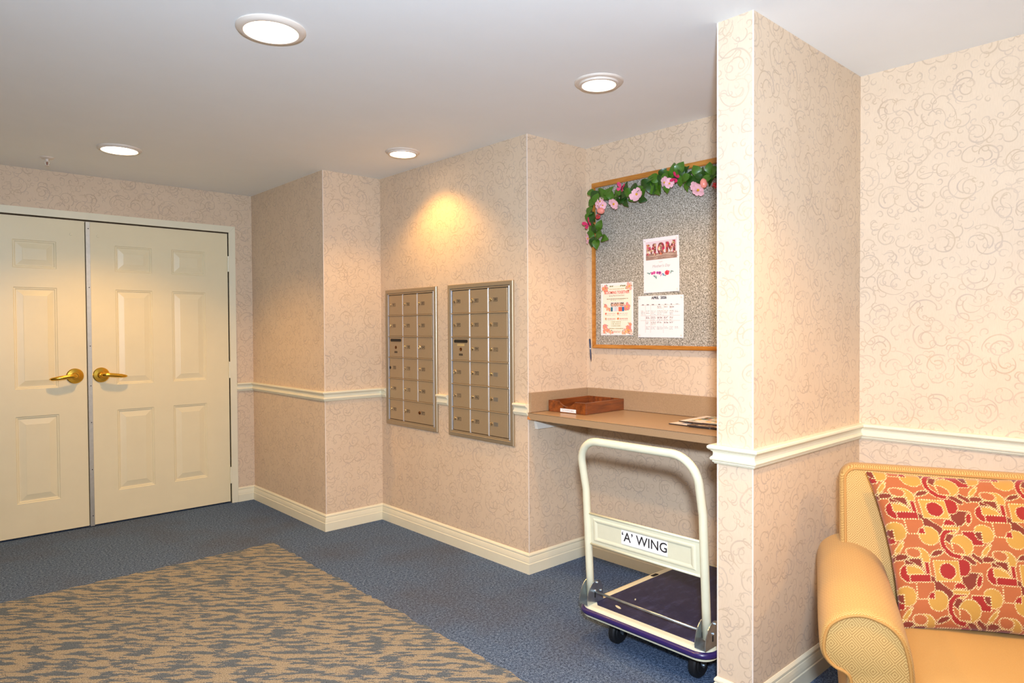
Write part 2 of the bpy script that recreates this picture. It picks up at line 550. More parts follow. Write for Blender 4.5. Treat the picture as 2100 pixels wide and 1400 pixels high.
sweep([(1.95, YD), (XA, YD), (XA, Y2), (XM, Y2), (XM, Y4), (XB, Y4), (XB, Y6), (XP, Y6), (XP, Y7), (XB, Y7), (XB, YB)], BASE,
      ['baseboard_far', 'baseboard_corner', 'baseboard_return', 'baseboard_mailbox', 'baseboard_alcove_left', 'baseboard_alcove', 'baseboard_partition_left', 'baseboard_partition', 'baseboard_partition_right', 'baseboard_right'],
      ['short cream baseboard right of the double doors', 'cream baseboard along the projecting corner wall', 'cream baseboard on the narrow wall left of the mailboxes', 'cream baseboard below the mailboxes',
       'cream baseboard on the left side of the alcove', 'cream baseboard at the back of the alcove', 'cream baseboard on the hidden alcove side of the partition', 'cream baseboard on the narrow end of the partition', 'cream baseboard on the partition beside the armchair', 'cream baseboard behind the armchair'])
sweep([(XL, YD), (0.006, YD)], BASE, ['baseboard_far_left'], ['cream baseboard left of the double doors'])
sweep([(1.95, YD), (XA, YD), (XA, Y2), (XM, Y2), (XM, 4.003)], RAIL, ['trim_1', 'trim_2', 'trim_3', 'trim_4'],
      ['short cream chair rail right of the doors', 'cream chair rail along the projecting corner wall', 'cream chair rail on the narrow wall left of the mailboxes', 'stub of cream chair rail left of the first mailbox bank'])
sweep([(XM, 3.413), (XM, 3.309)], RAIL, ['trim_5'], ['short cream chair rail between the two mailbox banks'])
sweep([(XM, 2.714), (XM, Y4 - 0.004)], RAIL, ['trim_6'], ['stub of cream chair rail between mailboxes and shelf'])
sweep([(XP + 0.03, Y6), (XP, Y6), (XP, Y7), (XB, Y7), (XB, YB)], RAIL, ['trim_7', 'trim_8', 'trim_9', 'trim_10'],
      ['end return of the chair rail on the partition', 'cream chair rail on the narrow end of the partition', 'cream chair rail on the partition beside the armchair', 'cream chair rail on the wall behind the armchair'])

# ------------------------------------------------------------------ double doors
tf = tag(empty('trim_11', (0, 0, 0)), 'cream metal door frame with mitred corners around the double doors', kind='structure')
def jamb(name, pts):
    bm = bmesh.new()
    prism(bm, pts, lambda p: (p[0], YD - 0.012, p[1]), lambda p: (p[0], YD + 0.02, p[1]))
    bmo(name, bm, M['trim'], tf)
fo, fi, ft = 1.951, 1.904, 2.093
g_ = 0.0004
jamb('jamb', [(fi, 0), (fo, 0), (fo, ft), (fi, DZ)])
jamb('jamb', [(0.056, 0), (0.056, DZ), (0.009, ft), (0.009, 0)])
jamb('head', [(0.056 + g_, DZ), (fi - g_, DZ), (fo - g_ * 3, ft), (0.009 + g_ * 3, ft)])

ROWS = [(0.222, 0.772), (0.945, 1.590), (1.712, 1.889)]
def door(name, x0, x1, cols, label):
    root = tag(empty(name, (x0, YD, 0)), label, kind='structure')
    z0, z1 = 0.012, 2.036
    y0 = 0.004
    xs = sorted([x0, x1] + [c for p in cols for c in p]); zs = sorted([z0, z1] + [c for p in ROWS for c in p])
    bm = bmesh.new()
    vg = {}
    def V(x, y, z):
        k = (round(x, 5), round(y, 5), round(z, 5))
        if k not in vg:
            vg[k] = bm.verts.new((x - x0, y, z))
        return vg[k]
    for i in range(len(xs) - 1):
        for j in range(len(zs) - 1):
            if any(abs(xs[i] - c[0]) < 1e-6 for c in cols) and any(abs(zs[j] - r[0]) < 1e-6 for r in ROWS):
                continue
            bm.faces.new((V(xs[i], y0, zs[j]), V(xs[i + 1], y0, zs[j]), V(xs[i + 1], y0, zs[j + 1]), V(xs[i], y0, zs[j + 1])))
    yb = y0 + 0.045
    for a, b in (((x0, z0), (x1, z0)), ((x1, z0), (x1, z1)), ((x1, z1), (x0, z1)), ((x0, z1), (x0, z0))):
        bm.faces.new([bm.verts.new((a[0] - x0, y0, a[1])), bm.verts.new((b[0] - x0, y0, b[1])), bm.verts.new((b[0] - x0, yb, b[1])), bm.verts.new((a[0] - x0, yb, a[1]))])
    bm.faces.new([bm.verts.new((p[0] - x0, yb, p[1])) for p in ((x0, z0), (x0, z1), (x1, z1), (x1, z0))])
    bmo('slab', bm, M['door'], root)
    for c in cols:
        for r in ROWS:
            bm = bmesh.new()
            rings = []
            for ins, dep in ((0, 0), (0.004, 0.004), (0.010, 0.004), (0.014, 0.0085), (0.020, 0.0085), (0.050, 0.0025), (0.053, 0.0015)):
                rings.append([bm.verts.new((x - x0, y0 + dep, z)) for x, z in ((c[0] + ins, r[0] + ins), (c[1] - ins, r[0] + ins), (c[1] - ins, r[1] - ins), (c[0] + ins, r[1] - ins))])
            for A, B in zip(rings, rings[1:]):
                for q in range(4):
                    bm.faces.new((A[q], A[(q + 1) % 4], B[(q + 1) % 4], B[q]))
            bm.faces.new(rings[-1])
            bmo('panel', bm, M['door'], root)
    return root, x0, y0
def lever(root, x0, y0, x, z, sgn):
    rose = latheobj('handle_rose', (x - x0, y0, z), (0, -1, 0), [(0, 0), (0.050, 0), (0.050, 0.004), (0.045, 0.009), (0.024, 0.011), (0.020, 0.015), (0.019, 0.024), (0, 0.024)], M['brass'], root, 40)
    rose['label'] = 'round polished brass handle rose'
    pts = [(0, -0.018, 0), (0, -0.040, 0), (0.006 * sgn, -0.052, 0.001), (0.022 * sgn, -0.057, 0.002), (0.045 * sgn, -0.058, 0.0), (0.075 * sgn, -0.060, -0.004), (0.108 * sgn, -0.057, -0.008), (0.136 * sgn, -0.050, -0.012), (0.146 * sgn, -0.044, -0.012)]
    pts = [(x - x0 + a, y0 + b, z + c) for a, b, c in pts]
    lv = tubeobj('lever', pts, [0.012, 0.012, 0.0135, 0.0145, 0.0140, 0.0135, 0.0125, 0.009, 0.004], M['brass'], rose, 14)
    return rose
def hinge(root, x0, y0, x, z0, z1):
    bm = bmesh.new()
    tube(bm, [(x - x0, y0 - 0.008, z0), (x - x0, y0 - 0.008, z1)], 0.006, 10)
    n = 5
    for i in range(1, n):
        zz = z0 + (z1 - z0) * i / n
        tube(bm, [(x - x0, y0 - 0.008, zz - 0.001), (x - x0, y0 - 0.008, zz + 0.001)], 0.0068, 10)
    bmo('hinge', bm, M['trim'], root, False)
d1, ax0, ay0 = door('door_1', 0.062, 0.970, [(0.222, 0.452), (0.580, 0.811)], 'cream six panel door at the far left with lever pointing left')
d2, bx0, by0 = door('door_2', 0.979, 1.898, [(1.146, 1.376), (1.504, 1.735)], 'cream six panel door with metal edge strip and right hand hinges')
lever(d1, ax0, ay0, 0.902, 1.015, -1)
lever(d2, bx0, by0, 1.053, 1.015, 1)
for hz in ((1.752, 1.868), (0.950, 1.073), (0.150, 0.274)):
    hinge(d2, bx0, by0, 1.901, *hz)
    hinge(d1, ax0, ay0, 0.059, *hz)
st = boxobj('edge_strip', (0.975 - bx0, 1.001 - bx0, by0 - 0.006, by0, 0.006, 2.034), M['alu'], d2, 0.001, 1)
st['label'] = 'scuffed aluminium strip down the meeting edge'
for z in (1.99, 1.60, 1.21, 0.945, 0.70, 0.385, 0.075):
    latheobj('screw', (0.991 - bx0, by0 - 0.006, z), (0, -1, 0), [(0, 0), (0.0035, 0), (0.0025, 0.001), (0, 0.001)], M['dark'], st, 8)
for r_, x0_, y0_, x, z in ((d1, ax0, ay0, 0.893, 1.945), (d2, bx0, by0, 1.047, 1.945)):
    latheobj('screw_cover', (x - x0_, y0_, z), (0, -1, 0), [(0, 0), (0.009, 0), (0.008, 0.003), (0, 0.004)], M['door'], r_, 14)

# ------------------------------------------------------------------ recessed ceiling lights
def downlight(x, y, ro, rl, step, label, power):
    t = tag(empty('recessed_light', (x, y, ZC)), label, 'ceiling light', 'recessed ceiling lights')
    if step:
        prof = [(ro, 0.0), (ro, 0.003), (ro - 0.004, 0.007), (rl + 0.016, 0.009), (rl + 0.014, 0.016), (rl + 0.003, 0.017), (rl + 0.001, 0.010), (rl, 0.006)]
    else:
        prof = [(ro, 0.0), (ro, 0.004), (ro - 0.006, 0.010), (rl + 0.004, 0.014), (rl, 0.013), (rl, 0.008)]
    latheobj('trim_ring', (0, 0, 0), (0, 0, -1), prof, M['ring'], t, 48)
    latheobj('lens', (0, 0, 0), (0, 0, -1), [(0, 0.006), (rl, 0.006), (rl, 0.010), (rl * 0.6, 0.0125), (0, 0.013)], M['lens'], t, 40)
    sp = bpy.data.lights.new('lamp', 'SPOT')
    sp.energy = power; sp.color = LAMP_COL
    sp.spot_size = math.radians(128); sp.spot_blend = 0.55; sp.shadow_soft_size = rl * 0.8
    so = bpy.data.objects.new('lamp', sp)
    so.location = (0, 0, -0.03); so.parent = t
    COL.objects.link(so)
    return t
downlight(0.985, 2.288, 0.115, 0.090, False, 'largest flush recessed light, nearest the top edge of the picture', LAMP_W)
downlight(2.212, 1.868, 0.102, 0.068, True, 'recessed light with stepped ring just left of the partition wall', LAMP_W * 0.66)
downlight(0.983, 4.352, 0.112, 0.092, False, 'flush recessed light above the double doors beside the sprinkler', LAMP_W)
downlight(2.225, 3.361, 0.100, 0.072, True, 'recessed light with stepped ring right above the mailbox wall', LAMP_W * 0.44)
downlight(1.62, 0.38, 0.112, 0.090, False, 'recessed light in front of the partition end, above the picture', LAMP_W * 1.15)
downlight(2.50, -0.55, 0.112, 0.090, False, 'recessed light right of the armchair, out of the picture', LAMP_W * 0.7)
downlight(-0.90, 2.288, 0.112, 0.090, False, 'added unseen recessed light left of the picture over the patterned carpet', LAMP_W)  # extra fixture out of view, added to help light the room
downlight(0.0, -1.8, 0.112, 0.090, False, 'added unseen recessed light behind the viewer', LAMP_W)  # unseen lamp added behind the camera for general room light

# fire sprinkler
t = tag(empty('fire_sprinkler', (0.712, 4.85, ZC)), 'small white fire sprinkler hanging from the ceiling near the doors', 'sprinkler')
latheobj('escutcheon', (0, 0, 0), (0, 0, -1), [(0.036, 0), (0.036, 0.002), (0.026, 0.008), (0.012, 0.010), (0, 0.010)], M['ring'], t, 28)
latheobj('nozzle', (0, 0, 0), (0, 0, -1), [(0.009, 0.009), (0.009, 0.022), (0.006, 0.026), (0, 0.026)], M['ring'], t, 14)
for s in (-1, 1):
    tubeobj('frame_arm', [(0.008 * s, 0, -0.022), (0.011 * s, 0, -0.034), (0.003 * s, 0, -0.048)], 0.002, M['ring'], t, 6)
latheobj('bulb', (0, 0, -0.026), (0, 0, -1), [(0, 0), (0.0022, 0.002), (0.0022, 0.018), (0, 0.020)], plain('sprinkler_bulb_red', rgb(120, 20, 20), 0.2), t, 8)
latheobj('deflector', (0, 0, -0.047), (0, 0, -1), [(0, 0), (0.013, 0.001), (0.013, 0.003), (0, 0.003)], M['ring'], t, 16)

# ------------------------------------------------------------------ mailbox banks
def bank(yl, yr, nums, merged, label, taped):
    """yl: left edge (larger y), yr: right edge; local frame: X to the right along -y, Z up, -Y out of the wall"""
    t = tag(empty('mailbox_bank', (XM, (yl + yr) / 2, 0.670)), label, 'mailboxes', 'wall mailbox banks')
    t.rotation_euler = (0, 0, -math.pi / 2)
    W = yl - yr; H = 0.904
    hx = W / 2
    # outer flange, mitred ring with a sloped face
    bm = bmesh.new()
    rings = []
    for ins, out_ in ((0, 0), (0, 0.010), (0.003, 0.014), (0.022, 0.016), (0.026, 0.013), (0.026, 0.003)):
        rings.append([bm.verts.new((x, -out_, z)) for x, z in ((-hx + ins, ins), (hx - ins, ins), (hx - ins, H - ins), (-hx + ins, H - ins))])
    for A, B in zip(rings, rings[1:]):
        for q in range(4):
            bm.faces.new((A[q], A[(q + 1) % 4], B[(q + 1) % 4], B[q]))
    bmo('flange', bm, M['mailframe'], t)
    boxobj('back_panel', (-hx + 0.026, hx - 0.026, -0.003, -0.0005, 0.026, H - 0.026), M['dark'], t)
    x0, x1 = -hx + 0.041, hx - 0.041
    z1 = H - 0.0335; z0 = 0.0335
    cw = (x1 - x0) / 3; ch = (z1 - z0) / 6
    # bright side channels and horizontal top and bottom bars
    for a in (-hx + 0.029, hx - 0.037):
        boxobj('side_channel', (a, a + 0.008, -0.012, -0.003, 0.028, H - 0.028), M['bright'], t, 0.001, 1)
    boxobj('top_bar', (-hx + 0.037, hx - 0.037, -0.0135, -0.003, z1 - 0.001, z1 + 0.006), M['mail'], t)
    boxobj('bottom_bar', (-hx + 0.037, hx - 0.037, -0.0135, -0.003, z0 - 0.006, z0 + 0.001), M['mail'], t)
    for i in (1, 2):
        zb = z0 if not (merged and i == 2) else z0 + ch
        boxobj('divider', (x0 + cw * i - 0.0035, x0 + cw * i + 0.0035, -0.0115, -0.003, zb, z1 - 0.001), M['bright'], t, 0.001, 1)
    for j in range(1, 6):
        boxobj('shelf_bar', (x0 - 0.004, x1 + 0.004, -0.0145, -0.003, z0 + ch * j - 0.0035, z0 + ch * j + 0.0035), M['mail'], t, 0.001, 1)
    def lock(par, x, z, r, mat=M['lock']):
        latheobj('lock', (x, -0.011, z), (0, -1, 0), [(0, 0), (r, 0), (r, 0.003), (r * 0.85, 0.006), (r * 0.45, 0.0072), (r * 0.35, 0.0045), (0, 0.0045)], mat, par, 16)
    def plate(par, x, z, s):
        if s is None:
            boxobj('number_plate', (x - 0.017, x + 0.017, -0.0128, -0.0108, z - 0.011, z + 0.011), M['blankplate'], par)
            return
        bm = bmesh.new()
        w_, h_ = 0.0185, 0.0105
        for a in ((-w_, w_, h_ - 0.0016, h_), (-w_, w_, -h_, -h_ + 0.0016), (w_ - 0.0022, w_, -h_, h_)):
            box(bm, x + a[0], x + a[1], -0.0118, -0.0108, z + a[2], z + a[3])
        tm = text_mesh(s, 0.0185, 0.0003)
        tm.transform(face_matrix((x - 0.002, -0.0116, z), (1, 0, 0), (0, 0, 1)))
        bm.from_mesh(tm)
        bpy.data.meshes.remove(tm)
        o = bmo('number_plate', bm, M['ink'], par)
        o['label'] = 'outlined number plate ' + s
    for i in range(3):
        for j in range(6):
            cell = nums[i][j]
            if cell == 'skip':
                continue
            a = x0 + cw * i + 0.0045; b = x0 + cw * (i + 1) - 0.0045
            c = z1 - ch * (j + 1) + 0.0045; d = z1 - ch * j - 0.0045
            wide = isinstance(cell, tuple)
            if wide:
                b = x0 + cw * 3 - 0.0045
            dd = boxobj('door', (a, b, -0.0112, -0.0035, c, d), M['mail'], t, 0.0012, 1)
            zc = (c + d) / 2
            if cell == 'slot':
                xm_ = (a + b) / 2
                bm = bmesh.new()
                pts = []
                for cx_, a0 in ((xm_ + 0.055, -90), (xm_ - 0.055, 90)):
                    for k in range(9):
                        th = math.radians(a0 + 180 * k / 8)
                        pts.append((cx_ + 0.010 * math.cos(th), d - 0.020 + 0.010 * math.sin(th)))
                prism(bm, pts, lambda p: (p[0], -0.0108, p[1]), lambda p: (p[0], -0.0116, p[1]))
                bmo('mail_slot', bm, M['slot'], dd)['label'] = 'dark letter slot'
                bm = bmesh.new()
                tube(bm, [(xm_ + 0.058, -0.0125, d - 0.0095), (xm_ - 0.058, -0.0125, d - 0.0095)], 0.0014, 6)
                tube(bm, [(xm_ + 0.058, -0.0125, d - 0.0305), (xm_ - 0.058, -0.0125, d - 0.0305)], 0.0014, 6)
                bmo('slot_lip', bm, M['mail'], dd)
                latheobj('lock', (xm_, -0.011, zc - 0.002), (0, -1, 0), [(0, 0), (0.0105, 0), (0.0105, 0.002), (0.008, 0.003), (0.0045, 0.003), (0.003, 0.001), (0, 0.001)], M['bronze'], dd, 20)
                boxobj('label_plate', (xm_ - 0.017, xm_ + 0.017, -0.0122, -0.0108, c + 0.026, c + 0.037), M['ink'], dd)
                tm = text_mesh('OUTGOING', 0.0058, 0.0)
                tm.transform(face_matrix((xm_, -0.0124, c + 0.0315), (1, 0, 0), (0, 0, 1)))
                link('plate_lettering', tm, M['plate'], dd)
                if taped:
                    boxobj('tape_label', (xm_ - 0.034, xm_ + 0.034, -0.0117, -0.0110, d - 0.048, d - 0.034), plain('aged_tape', rgb(214, 182, 120), 0.4), dd)
            elif wide:
                for q, s in enumerate(cell):
                    xx = a + cw * q
                    lock(dd, xx + 0.016 + (0.002 if q == 0 else 0), zc + 0.002, 0.0125 if q == 0 else 0.0105, M['lock'] if q == 0 else M['bronze'])
                    plate(dd, xx + 0.052, zc + 0.002, s)
            else:
                big = cell in ('302', '210', '204')
                if cell == '103':
                    latheobj('lock', (a + 0.008, -0.011, zc), (0, -1, 0), [(0, 0), (0.010, 0), (0.010, 0.0015), (0, 0.0015)], M['slot'], dd, 16)
                else:
                    lock(dd, a + 0.020, zc + 0.002, 0.0140 if big else 0.0105)
                plate(dd, a + 0.058, zc + 0.002, cell)
    return t
bank(3.999, 3.416, [['101', '102', 'slot', '103', '104', '105'], ['106', '107', '108', '110', '112', ('201', '207')], ['202', '203', '204', '205', '206', 'skip']], True,
     'champagne metal mailbox bank further from the shelf, with a double wide bottom door', False)
bank(3.300, 2.718, [['208', '209', 'slot', '210', '212', '301'], ['302', '303', '304', '305', '306', '307'], ['308', '310', '312', None, None, None]], False,
     'champagne metal mailbox bank nearer the shelf, with three blank name plates', True)

# ------------------------------------------------------------------ bulletin board
ZT, ZBt, YBL, YBR = 2.128, 1.197, 2.552, 1.36
t = tag(empty('bulletin_board', (XB, (YBL + YBR) / 2, ZBt)), 'large speckled grey fabric bulletin board in a narrow oak frame', 'bulletin board')
yc = (YBL + YBR) / 2
boxobj('fabric_panel', (-0.012, -0.0005, YBR - yc + 0.01, YBL - yc - 0.01, 0.01, ZT - ZBt - 0.01), M['board'], t)
fw, fd = 0.020, 0.026
hh = ZT - ZBt
def frame_piece(name, pts):
    bm = bmesh.new()
    prism(bm, pts, lambda p: (-0.0004, p[0], p[1]), lambda p: (-fd, p[0], p[1]))
    bmesh.ops.bevel(bm, geom=[e for e in bm.edges if all(abs(v.co.x + fd) < 1e-6 for v in e.verts)], offset=0.003, segments=2, affect='EDGES')
    bmo(name, bm, M['oak'], t)
L_, R_ = YBL - yc, YBR - yc
frame_piece('frame_rail', [(L_, hh), (R_, hh), (R_ + fw, hh - fw * 1.35), (L_ - fw, hh - fw * 1.35)])
frame_piece('frame_rail', [(L_, 0), (L_ - fw, fw), (R_ + fw, fw), (R_, 0)])
frame_piece('frame_stile', [(L_, 0), (L_, hh), (L_ - fw, hh - fw * 1.35), (L_ - fw, fw)])
frame_piece('frame_stile', [(R_, 0), (R_ + fw, fw), (R_ + fw, hh - fw * 1.35), (R_, hh)])

# ------------------------------------------------------------------ printed sheets (colour per cell, drawn here)
def sheet(name, mat4, W, H, img, parent=None, curl=0.0):
    """img: rows from top, H x W x 3 in 0..255 sRGB; a gridded sheet facing the matrix z axis"""
    nh, nw = img.shape[:2]
    xs = np.linspace(-W / 2, W / 2, nw + 1); ys = np.linspace(H / 2, -H / 2, nh + 1)
    X, Y = np.meshgrid(xs, ys)
    Z = curl * ((X / (W / 2)) ** 2) * ((Y / (H / 2)) ** 4 * 0.7 + 0.3)
    co = np.stack([X, Y, Z], -1).reshape(-1, 3)
    i = np.arange(nh)[:, None] * (nw + 1) + np.arange(nw)[None, :]
    fc = np.stack([i, i + nw + 1, i + nw + 2, i + 1], -1).reshape(-1, 4)
    me = bpy.data.meshes.new(name)
    me.vertices.add(len(co)); me.vertices.foreach_set('co', co.ravel())
    me.loops.add(fc.size); me.loops.foreach_set('vertex_index', fc.ravel().astype(np.int32))
    me.polygons.add(len(fc)); me.polygons.foreach_set('loop_start', np.arange(0, fc.size, 4, dtype=np.int32))
    me.update(calc_edges=True)
    c = img.reshape(-1, 3) / 255.0
    c = np.where(c <= 0.04045, c / 12.92, ((c + 0.055) / 1.055) ** 2.4)
    c = np.concatenate([c, np.ones((len(c), 1))], 1)
    at = me.color_attributes.new('Col', 'FLOAT_COLOR', 'CORNER')
    at.data.foreach_set('color', np.repeat(c, 4, 0).astype(np.float32).ravel())
    o = link(name, me, M['print'], parent)
    o.matrix_world = mat4 if parent is None else o.matrix_world
    if parent is not None:
        o.matrix_local = mat4
    return o
class Art:
    def __init__(self, w, h, bg):
        self.a = np.zeros((h, w, 3)); self.a[:] = bg
        self.w, self.h = w, h
        yy, xx = np.mgrid[0:h, 0:w]
        self.x = (xx + 0.5) / w; self.y = (yy + 0.5) / h
    def rect(self, x0, y0, x1, y1, c):
        m = (self.x >= x0) & (self.x < x1) & (self.y >= y0) & (self.y < y1)
        self.a[m] = c
    def ell(self, cx, cy, rx, ry, c, ang=0.0):
        asp = self.h / self.w
        dx = self.x - cx; dy = (self.y - cy) * asp
        ca, sa = math.cos(ang), math.sin(ang)
        m = ((dx * ca + dy * sa) / rx) ** 2 + ((-dx * sa + dy * ca) / ry) ** 2 < 1
        self.a[m] = c
    def flower(self, cx, cy, r, c, cc, rnd):
        for k in range(6):
            a = k * math.pi / 3 + rnd.random()
            self.ell(cx + math.cos(a) * r * 0.6, cy + math.sin(a) * r * 0.6 * self.w / self.h, r * 0.5, r * 0.42, [min(255, q + rnd.randint(-14, 14)) for q in c], a)
        self.ell(cx, cy, r * 0.28, r * 0.28, cc)
    def dashes(self, x0, x1, y, hh_, c, rnd):
        x = x0
        while x < x1:
            w = rnd.uniform(0.015, 0.05)
            self.rect(x, y, min(x + w, x1), y + hh_, c)
            x += w + 0.012
rnd = random.Random(11)
# flyer
A = Art(104, 134, (244, 240, 238))
A.rect(0.055, 0.05, 0.945, 0.96, (246, 238, 218))
pk, co_, lf, og = (240, 150, 130), (246, 178, 150), (120, 128, 70), (240, 176, 84)
for cx, cy, r in ((0.12, 0.10, 0.085), (0.17, 0.13, 0.05), (0.88, 0.08, 0.10), (0.80, 0.46, 0.10), (0.14, 0.44, 0.05), (0.20, 0.49, 0.05), (0.27, 0.51, 0.04), (0.12, 0.84, 0.07), (0.20, 0.90, 0.06), (0.10, 0.93, 0.05), (0.28, 0.94, 0.05), (0.36, 0.95, 0.03),
                  (0.86, 0.90, 0.09), (0.76, 0.93, 0.07), (0.90, 0.80, 0.05), (0.82, 0.85, 0.05), (0.68, 0.955, 0.04), (0.93, 0.95, 0.05)):
    for k in range(5):
        A.ell(cx + rnd.uniform(-1.3, 1.3) * r, cy + rnd.uniform(-1.1, 1.1) * r * 0.75, r * 0.35, r * 0.14, lf, rnd.uniform(0, 3))
    A.flower(cx, cy, r, pk if rnd.random() < 0.6 else co_, og, rnd)
for x in (0.3, 0.36, 0.62, 0.68, 0.74):
    A.ell(x, 0.062, 0.03, 0.014, lf, rnd.uniform(-0.5, 0.5))
A.dashes(0.26, 0.72, 0.115, 0.013, (206, 186, 140), rnd)
A.dashes(0.18, 0.84, 0.298, 0.012, (150, 130, 90), rnd)
A.dashes(0.30, 0.70, 0.325, 0.012, (160, 140, 100), rnd)
A.rect(0.30, 0.365, 0.72, 0.545, (222, 214, 208))
for cx, hair, coat in ((0.345, (40, 26, 20), (30, 110, 130)), (0.40, (190, 180, 170), (226, 226, 228)), (0.455, (110, 70, 44), (206, 212, 220)), (0.52, (150, 120, 90), (220, 216, 210)), (0.585, (206, 180, 160), (238, 108, 78)), (0.635, (50, 30, 26), (238, 108, 78)), (0.685, (70, 44, 30), (46, 106, 168))):
    A.ell(cx, 0.415, 0.034, 0.045, hair); A.ell(cx + 0.003, 0.42, 0.022, 0.03, (232, 178, 150)); A.rect(cx - 0.035, 0.465, cx + 0.035, 0.545, coat)
for x, y, c in ((0.15, 0.585, (224, 110, 84)), (0.53, 0.585, (214, 120, 80)), (0.15, 0.685, (206, 150, 100)), (0.53, 0.685, (236, 120, 60))):
    A.ell(x, y, 0.028, 0.026, c)
    A.dashes(x + 0.05, x + 0.30, y - 0.006, 0.012, (200, 120, 110), rnd)
    A.dashes(x - 0.02, x + 0.30, y + 0.024, 0.010, (176, 166, 150), rnd)
for y in (0.745, 0.782, 0.82):
    A.rect(0.315, y - 0.008, 0.34, y + 0.008, (196, 176, 110)); A.dashes(0.36, 0.62, y - 0.005, 0.012, (176, 160, 110), rnd)
A.dashes(0.24, 0.72, 0.868, 0.011, (160, 150, 100), rnd)
A.dashes(0.32, 0.68, 0.915, 0.011, (206, 150, 140), rnd)
A.dashes(0.38, 0.60, 0.935, 0.011, (206, 150, 140), rnd)
PX = XB - 0.0145
def wall_mat(yl, yr, zt, zb, roll=0.0, x=PX):
    m = face_matrix((x, (yl + yr) / 2, (zt + zb) / 2), (0, -1, 0), (0, 0, 1))
    return m @ Matrix.Rotation(roll, 4, 'Z')
def letters(par, s, size, x, y, mat, bold=0.0, shear=0.0, name='lettering', sx=1.0, z=0.0006):
    tm = text_mesh(s, size, bold, shear)
    tm.transform(Matrix.Translation((x, y, z)) @ Matrix.Diagonal((sx, 1, 1, 1)))
    return link(name, tm, mat, par)
def pins(par, W, H, mat):
    for sx in (-1, 1):
        for sy in (-1, 1):
            latheobj('push_pin', (sx * (W / 2 - 0.012), sy * (H / 2 - 0.012), 0.0004), (0, 0, 1), [(0, 0), (0.0045, 0), (0.0045, 0.002), (0.002, 0.003), (0.002, 0.006), (0.0035, 0.008), (0, 0.008)], mat, par, 10)
M['pin'] = plain('clear_pin', rgb(232, 224, 216), 0.2)
M['coral'] = plain('coral_ink', rgb(226, 92, 72), 0.6)
M['olive'] = plain('olive_ink', rgb(140, 124, 78), 0.6)
M['greyink'] = plain('pale_grey_ink', rgb(176, 170, 166), 0.6)
fly = tag(sheet('event_flyer', wall_mat(2.491, 2.266, 1.559, 1.270, 0.0), 0.225, 0.289, A.a, curl=0.003), 'cream flyer with coral flowers and a group photo, leftmost on the board', 'flyer')
letters(fly, 'BLOOMING TOGETHER', 0.0215, 0.0, 0.1445 - 0.289 * 0.185, M['coral'], 0.0004, name='heading', sx=0.76, z=0.003)
letters(fly, 'Spring Meet & Greet Event', 0.0115, 0.0, 0.1445 - 0.289 * 0.245, M['olive'], 0.0, 0.15, name='subheading', sx=0.85, z=0.003)
pins(fly, 0.225, 0.289, M['pin'])

# card with the flower filled letters
A = Art(100, 128, (240, 234, 236))
A.rect(0.07, 0.065, 0.94, 0.40, (226, 206, 214))
A.rect(0.07, 0.285, 0.94, 0.40, (158, 128, 116))
for k in range(26):
    A.ell(rnd.uniform(0.1, 0.92), rnd.uniform(0.31, 0.39), rnd.uniform(0.03, 0.12), 0.012, rnd.choice([(176, 148, 134), (140, 112, 100), (190, 166, 150)]), rnd.uniform(-0.2, 0.2))
fcol = [(196, 40, 88), (170, 30, 70), (110, 40, 44), (236, 226, 190), (226, 150, 150), (206, 110, 60), (190, 160, 120), (90, 60, 50)]
def floral(poly):
    x0 = min(p[0] for p in poly); x1 = max(p[0] for p in poly); y0 = min(p[1] for p in poly); y1 = max(p[1] for p in poly)
    m = np.zeros(A.a.shape[:2], bool)
    n = len(poly)
    for i in range(n):
        (ax_, ay_), (bx_, by_) = poly[i], poly[(i + 1) % n]
        c = ((ay_ > A.y) != (by_ > A.y)) & (A.x < (bx_ - ax_) * (A.y - ay_) / (by_ - ay_ + 1e-9) + ax_)
        m ^= c
    keep = A.a.copy()
    A.a[m] = (150, 90, 80)
    tmp = Art(A.w, A.h, (0, 0, 0)); tmp.a = A.a
    for k in range(int((x1 - x0) * (y1 - y0) * 900)):
        cx, cy = rnd.uniform(x0, x1), rnd.uniform(y0, y1)
        tmp.ell(cx, cy, 0.03, 0.03, rnd.choice(fcol)); tmp.ell(cx, cy, 0.01, 0.01, rnd.choice(fcol))
    A.a[~m] = keep[~m]
floral([(0.09, 0.11), (0.17, 0.11), (0.225, 0.20), (0.28, 0.10), (0.36, 0.10), (0.36, 0.32), (0.29, 0.32), (0.29, 0.21), (0.225, 0.30), (0.16, 0.21), (0.16, 0.32), (0.09, 0.32)])
floral([(0.40 + 0.10 * (1 - math.cos(q * math.pi / 12)), 0.205 + 0.115 * math.sin(q * math.pi / 12)) for q in range(24)])
A.ell(0.50, 0.205, 0.026, 0.07, (150, 110, 100))
floral([(0.63, 0.09), (0.71, 0.09), (0.765, 0.18), (0.82, 0.08), (0.90, 0.08), (0.90, 0.30), (0.83, 0.30), (0.83, 0.19), (0.765, 0.28), (0.70, 0.19), (0.70, 0.30), (0.63, 0.30)])
A.rect(0.06, 0.615, 0.90, 0.619, (206, 200, 190))
for x, y, r, c in ((0.24, 0.645, 0.035, (196, 60, 140)), (0.30, 0.635, 0.04, (206, 80, 150)), (0.39, 0.64, 0.035, (170, 60, 150)), (0.455, 0.645, 0.045, (196, 90, 160)), (0.455, 0.645, 0.022, (90, 60, 110)), (0.66, 0.655, 0.062, (226, 66, 86)), (0.66, 0.655, 0.03, (196, 40, 70)), (0.70, 0.635, 0.03, (236, 90, 110))):
    A.ell(x, y, r, r * 0.9, c)
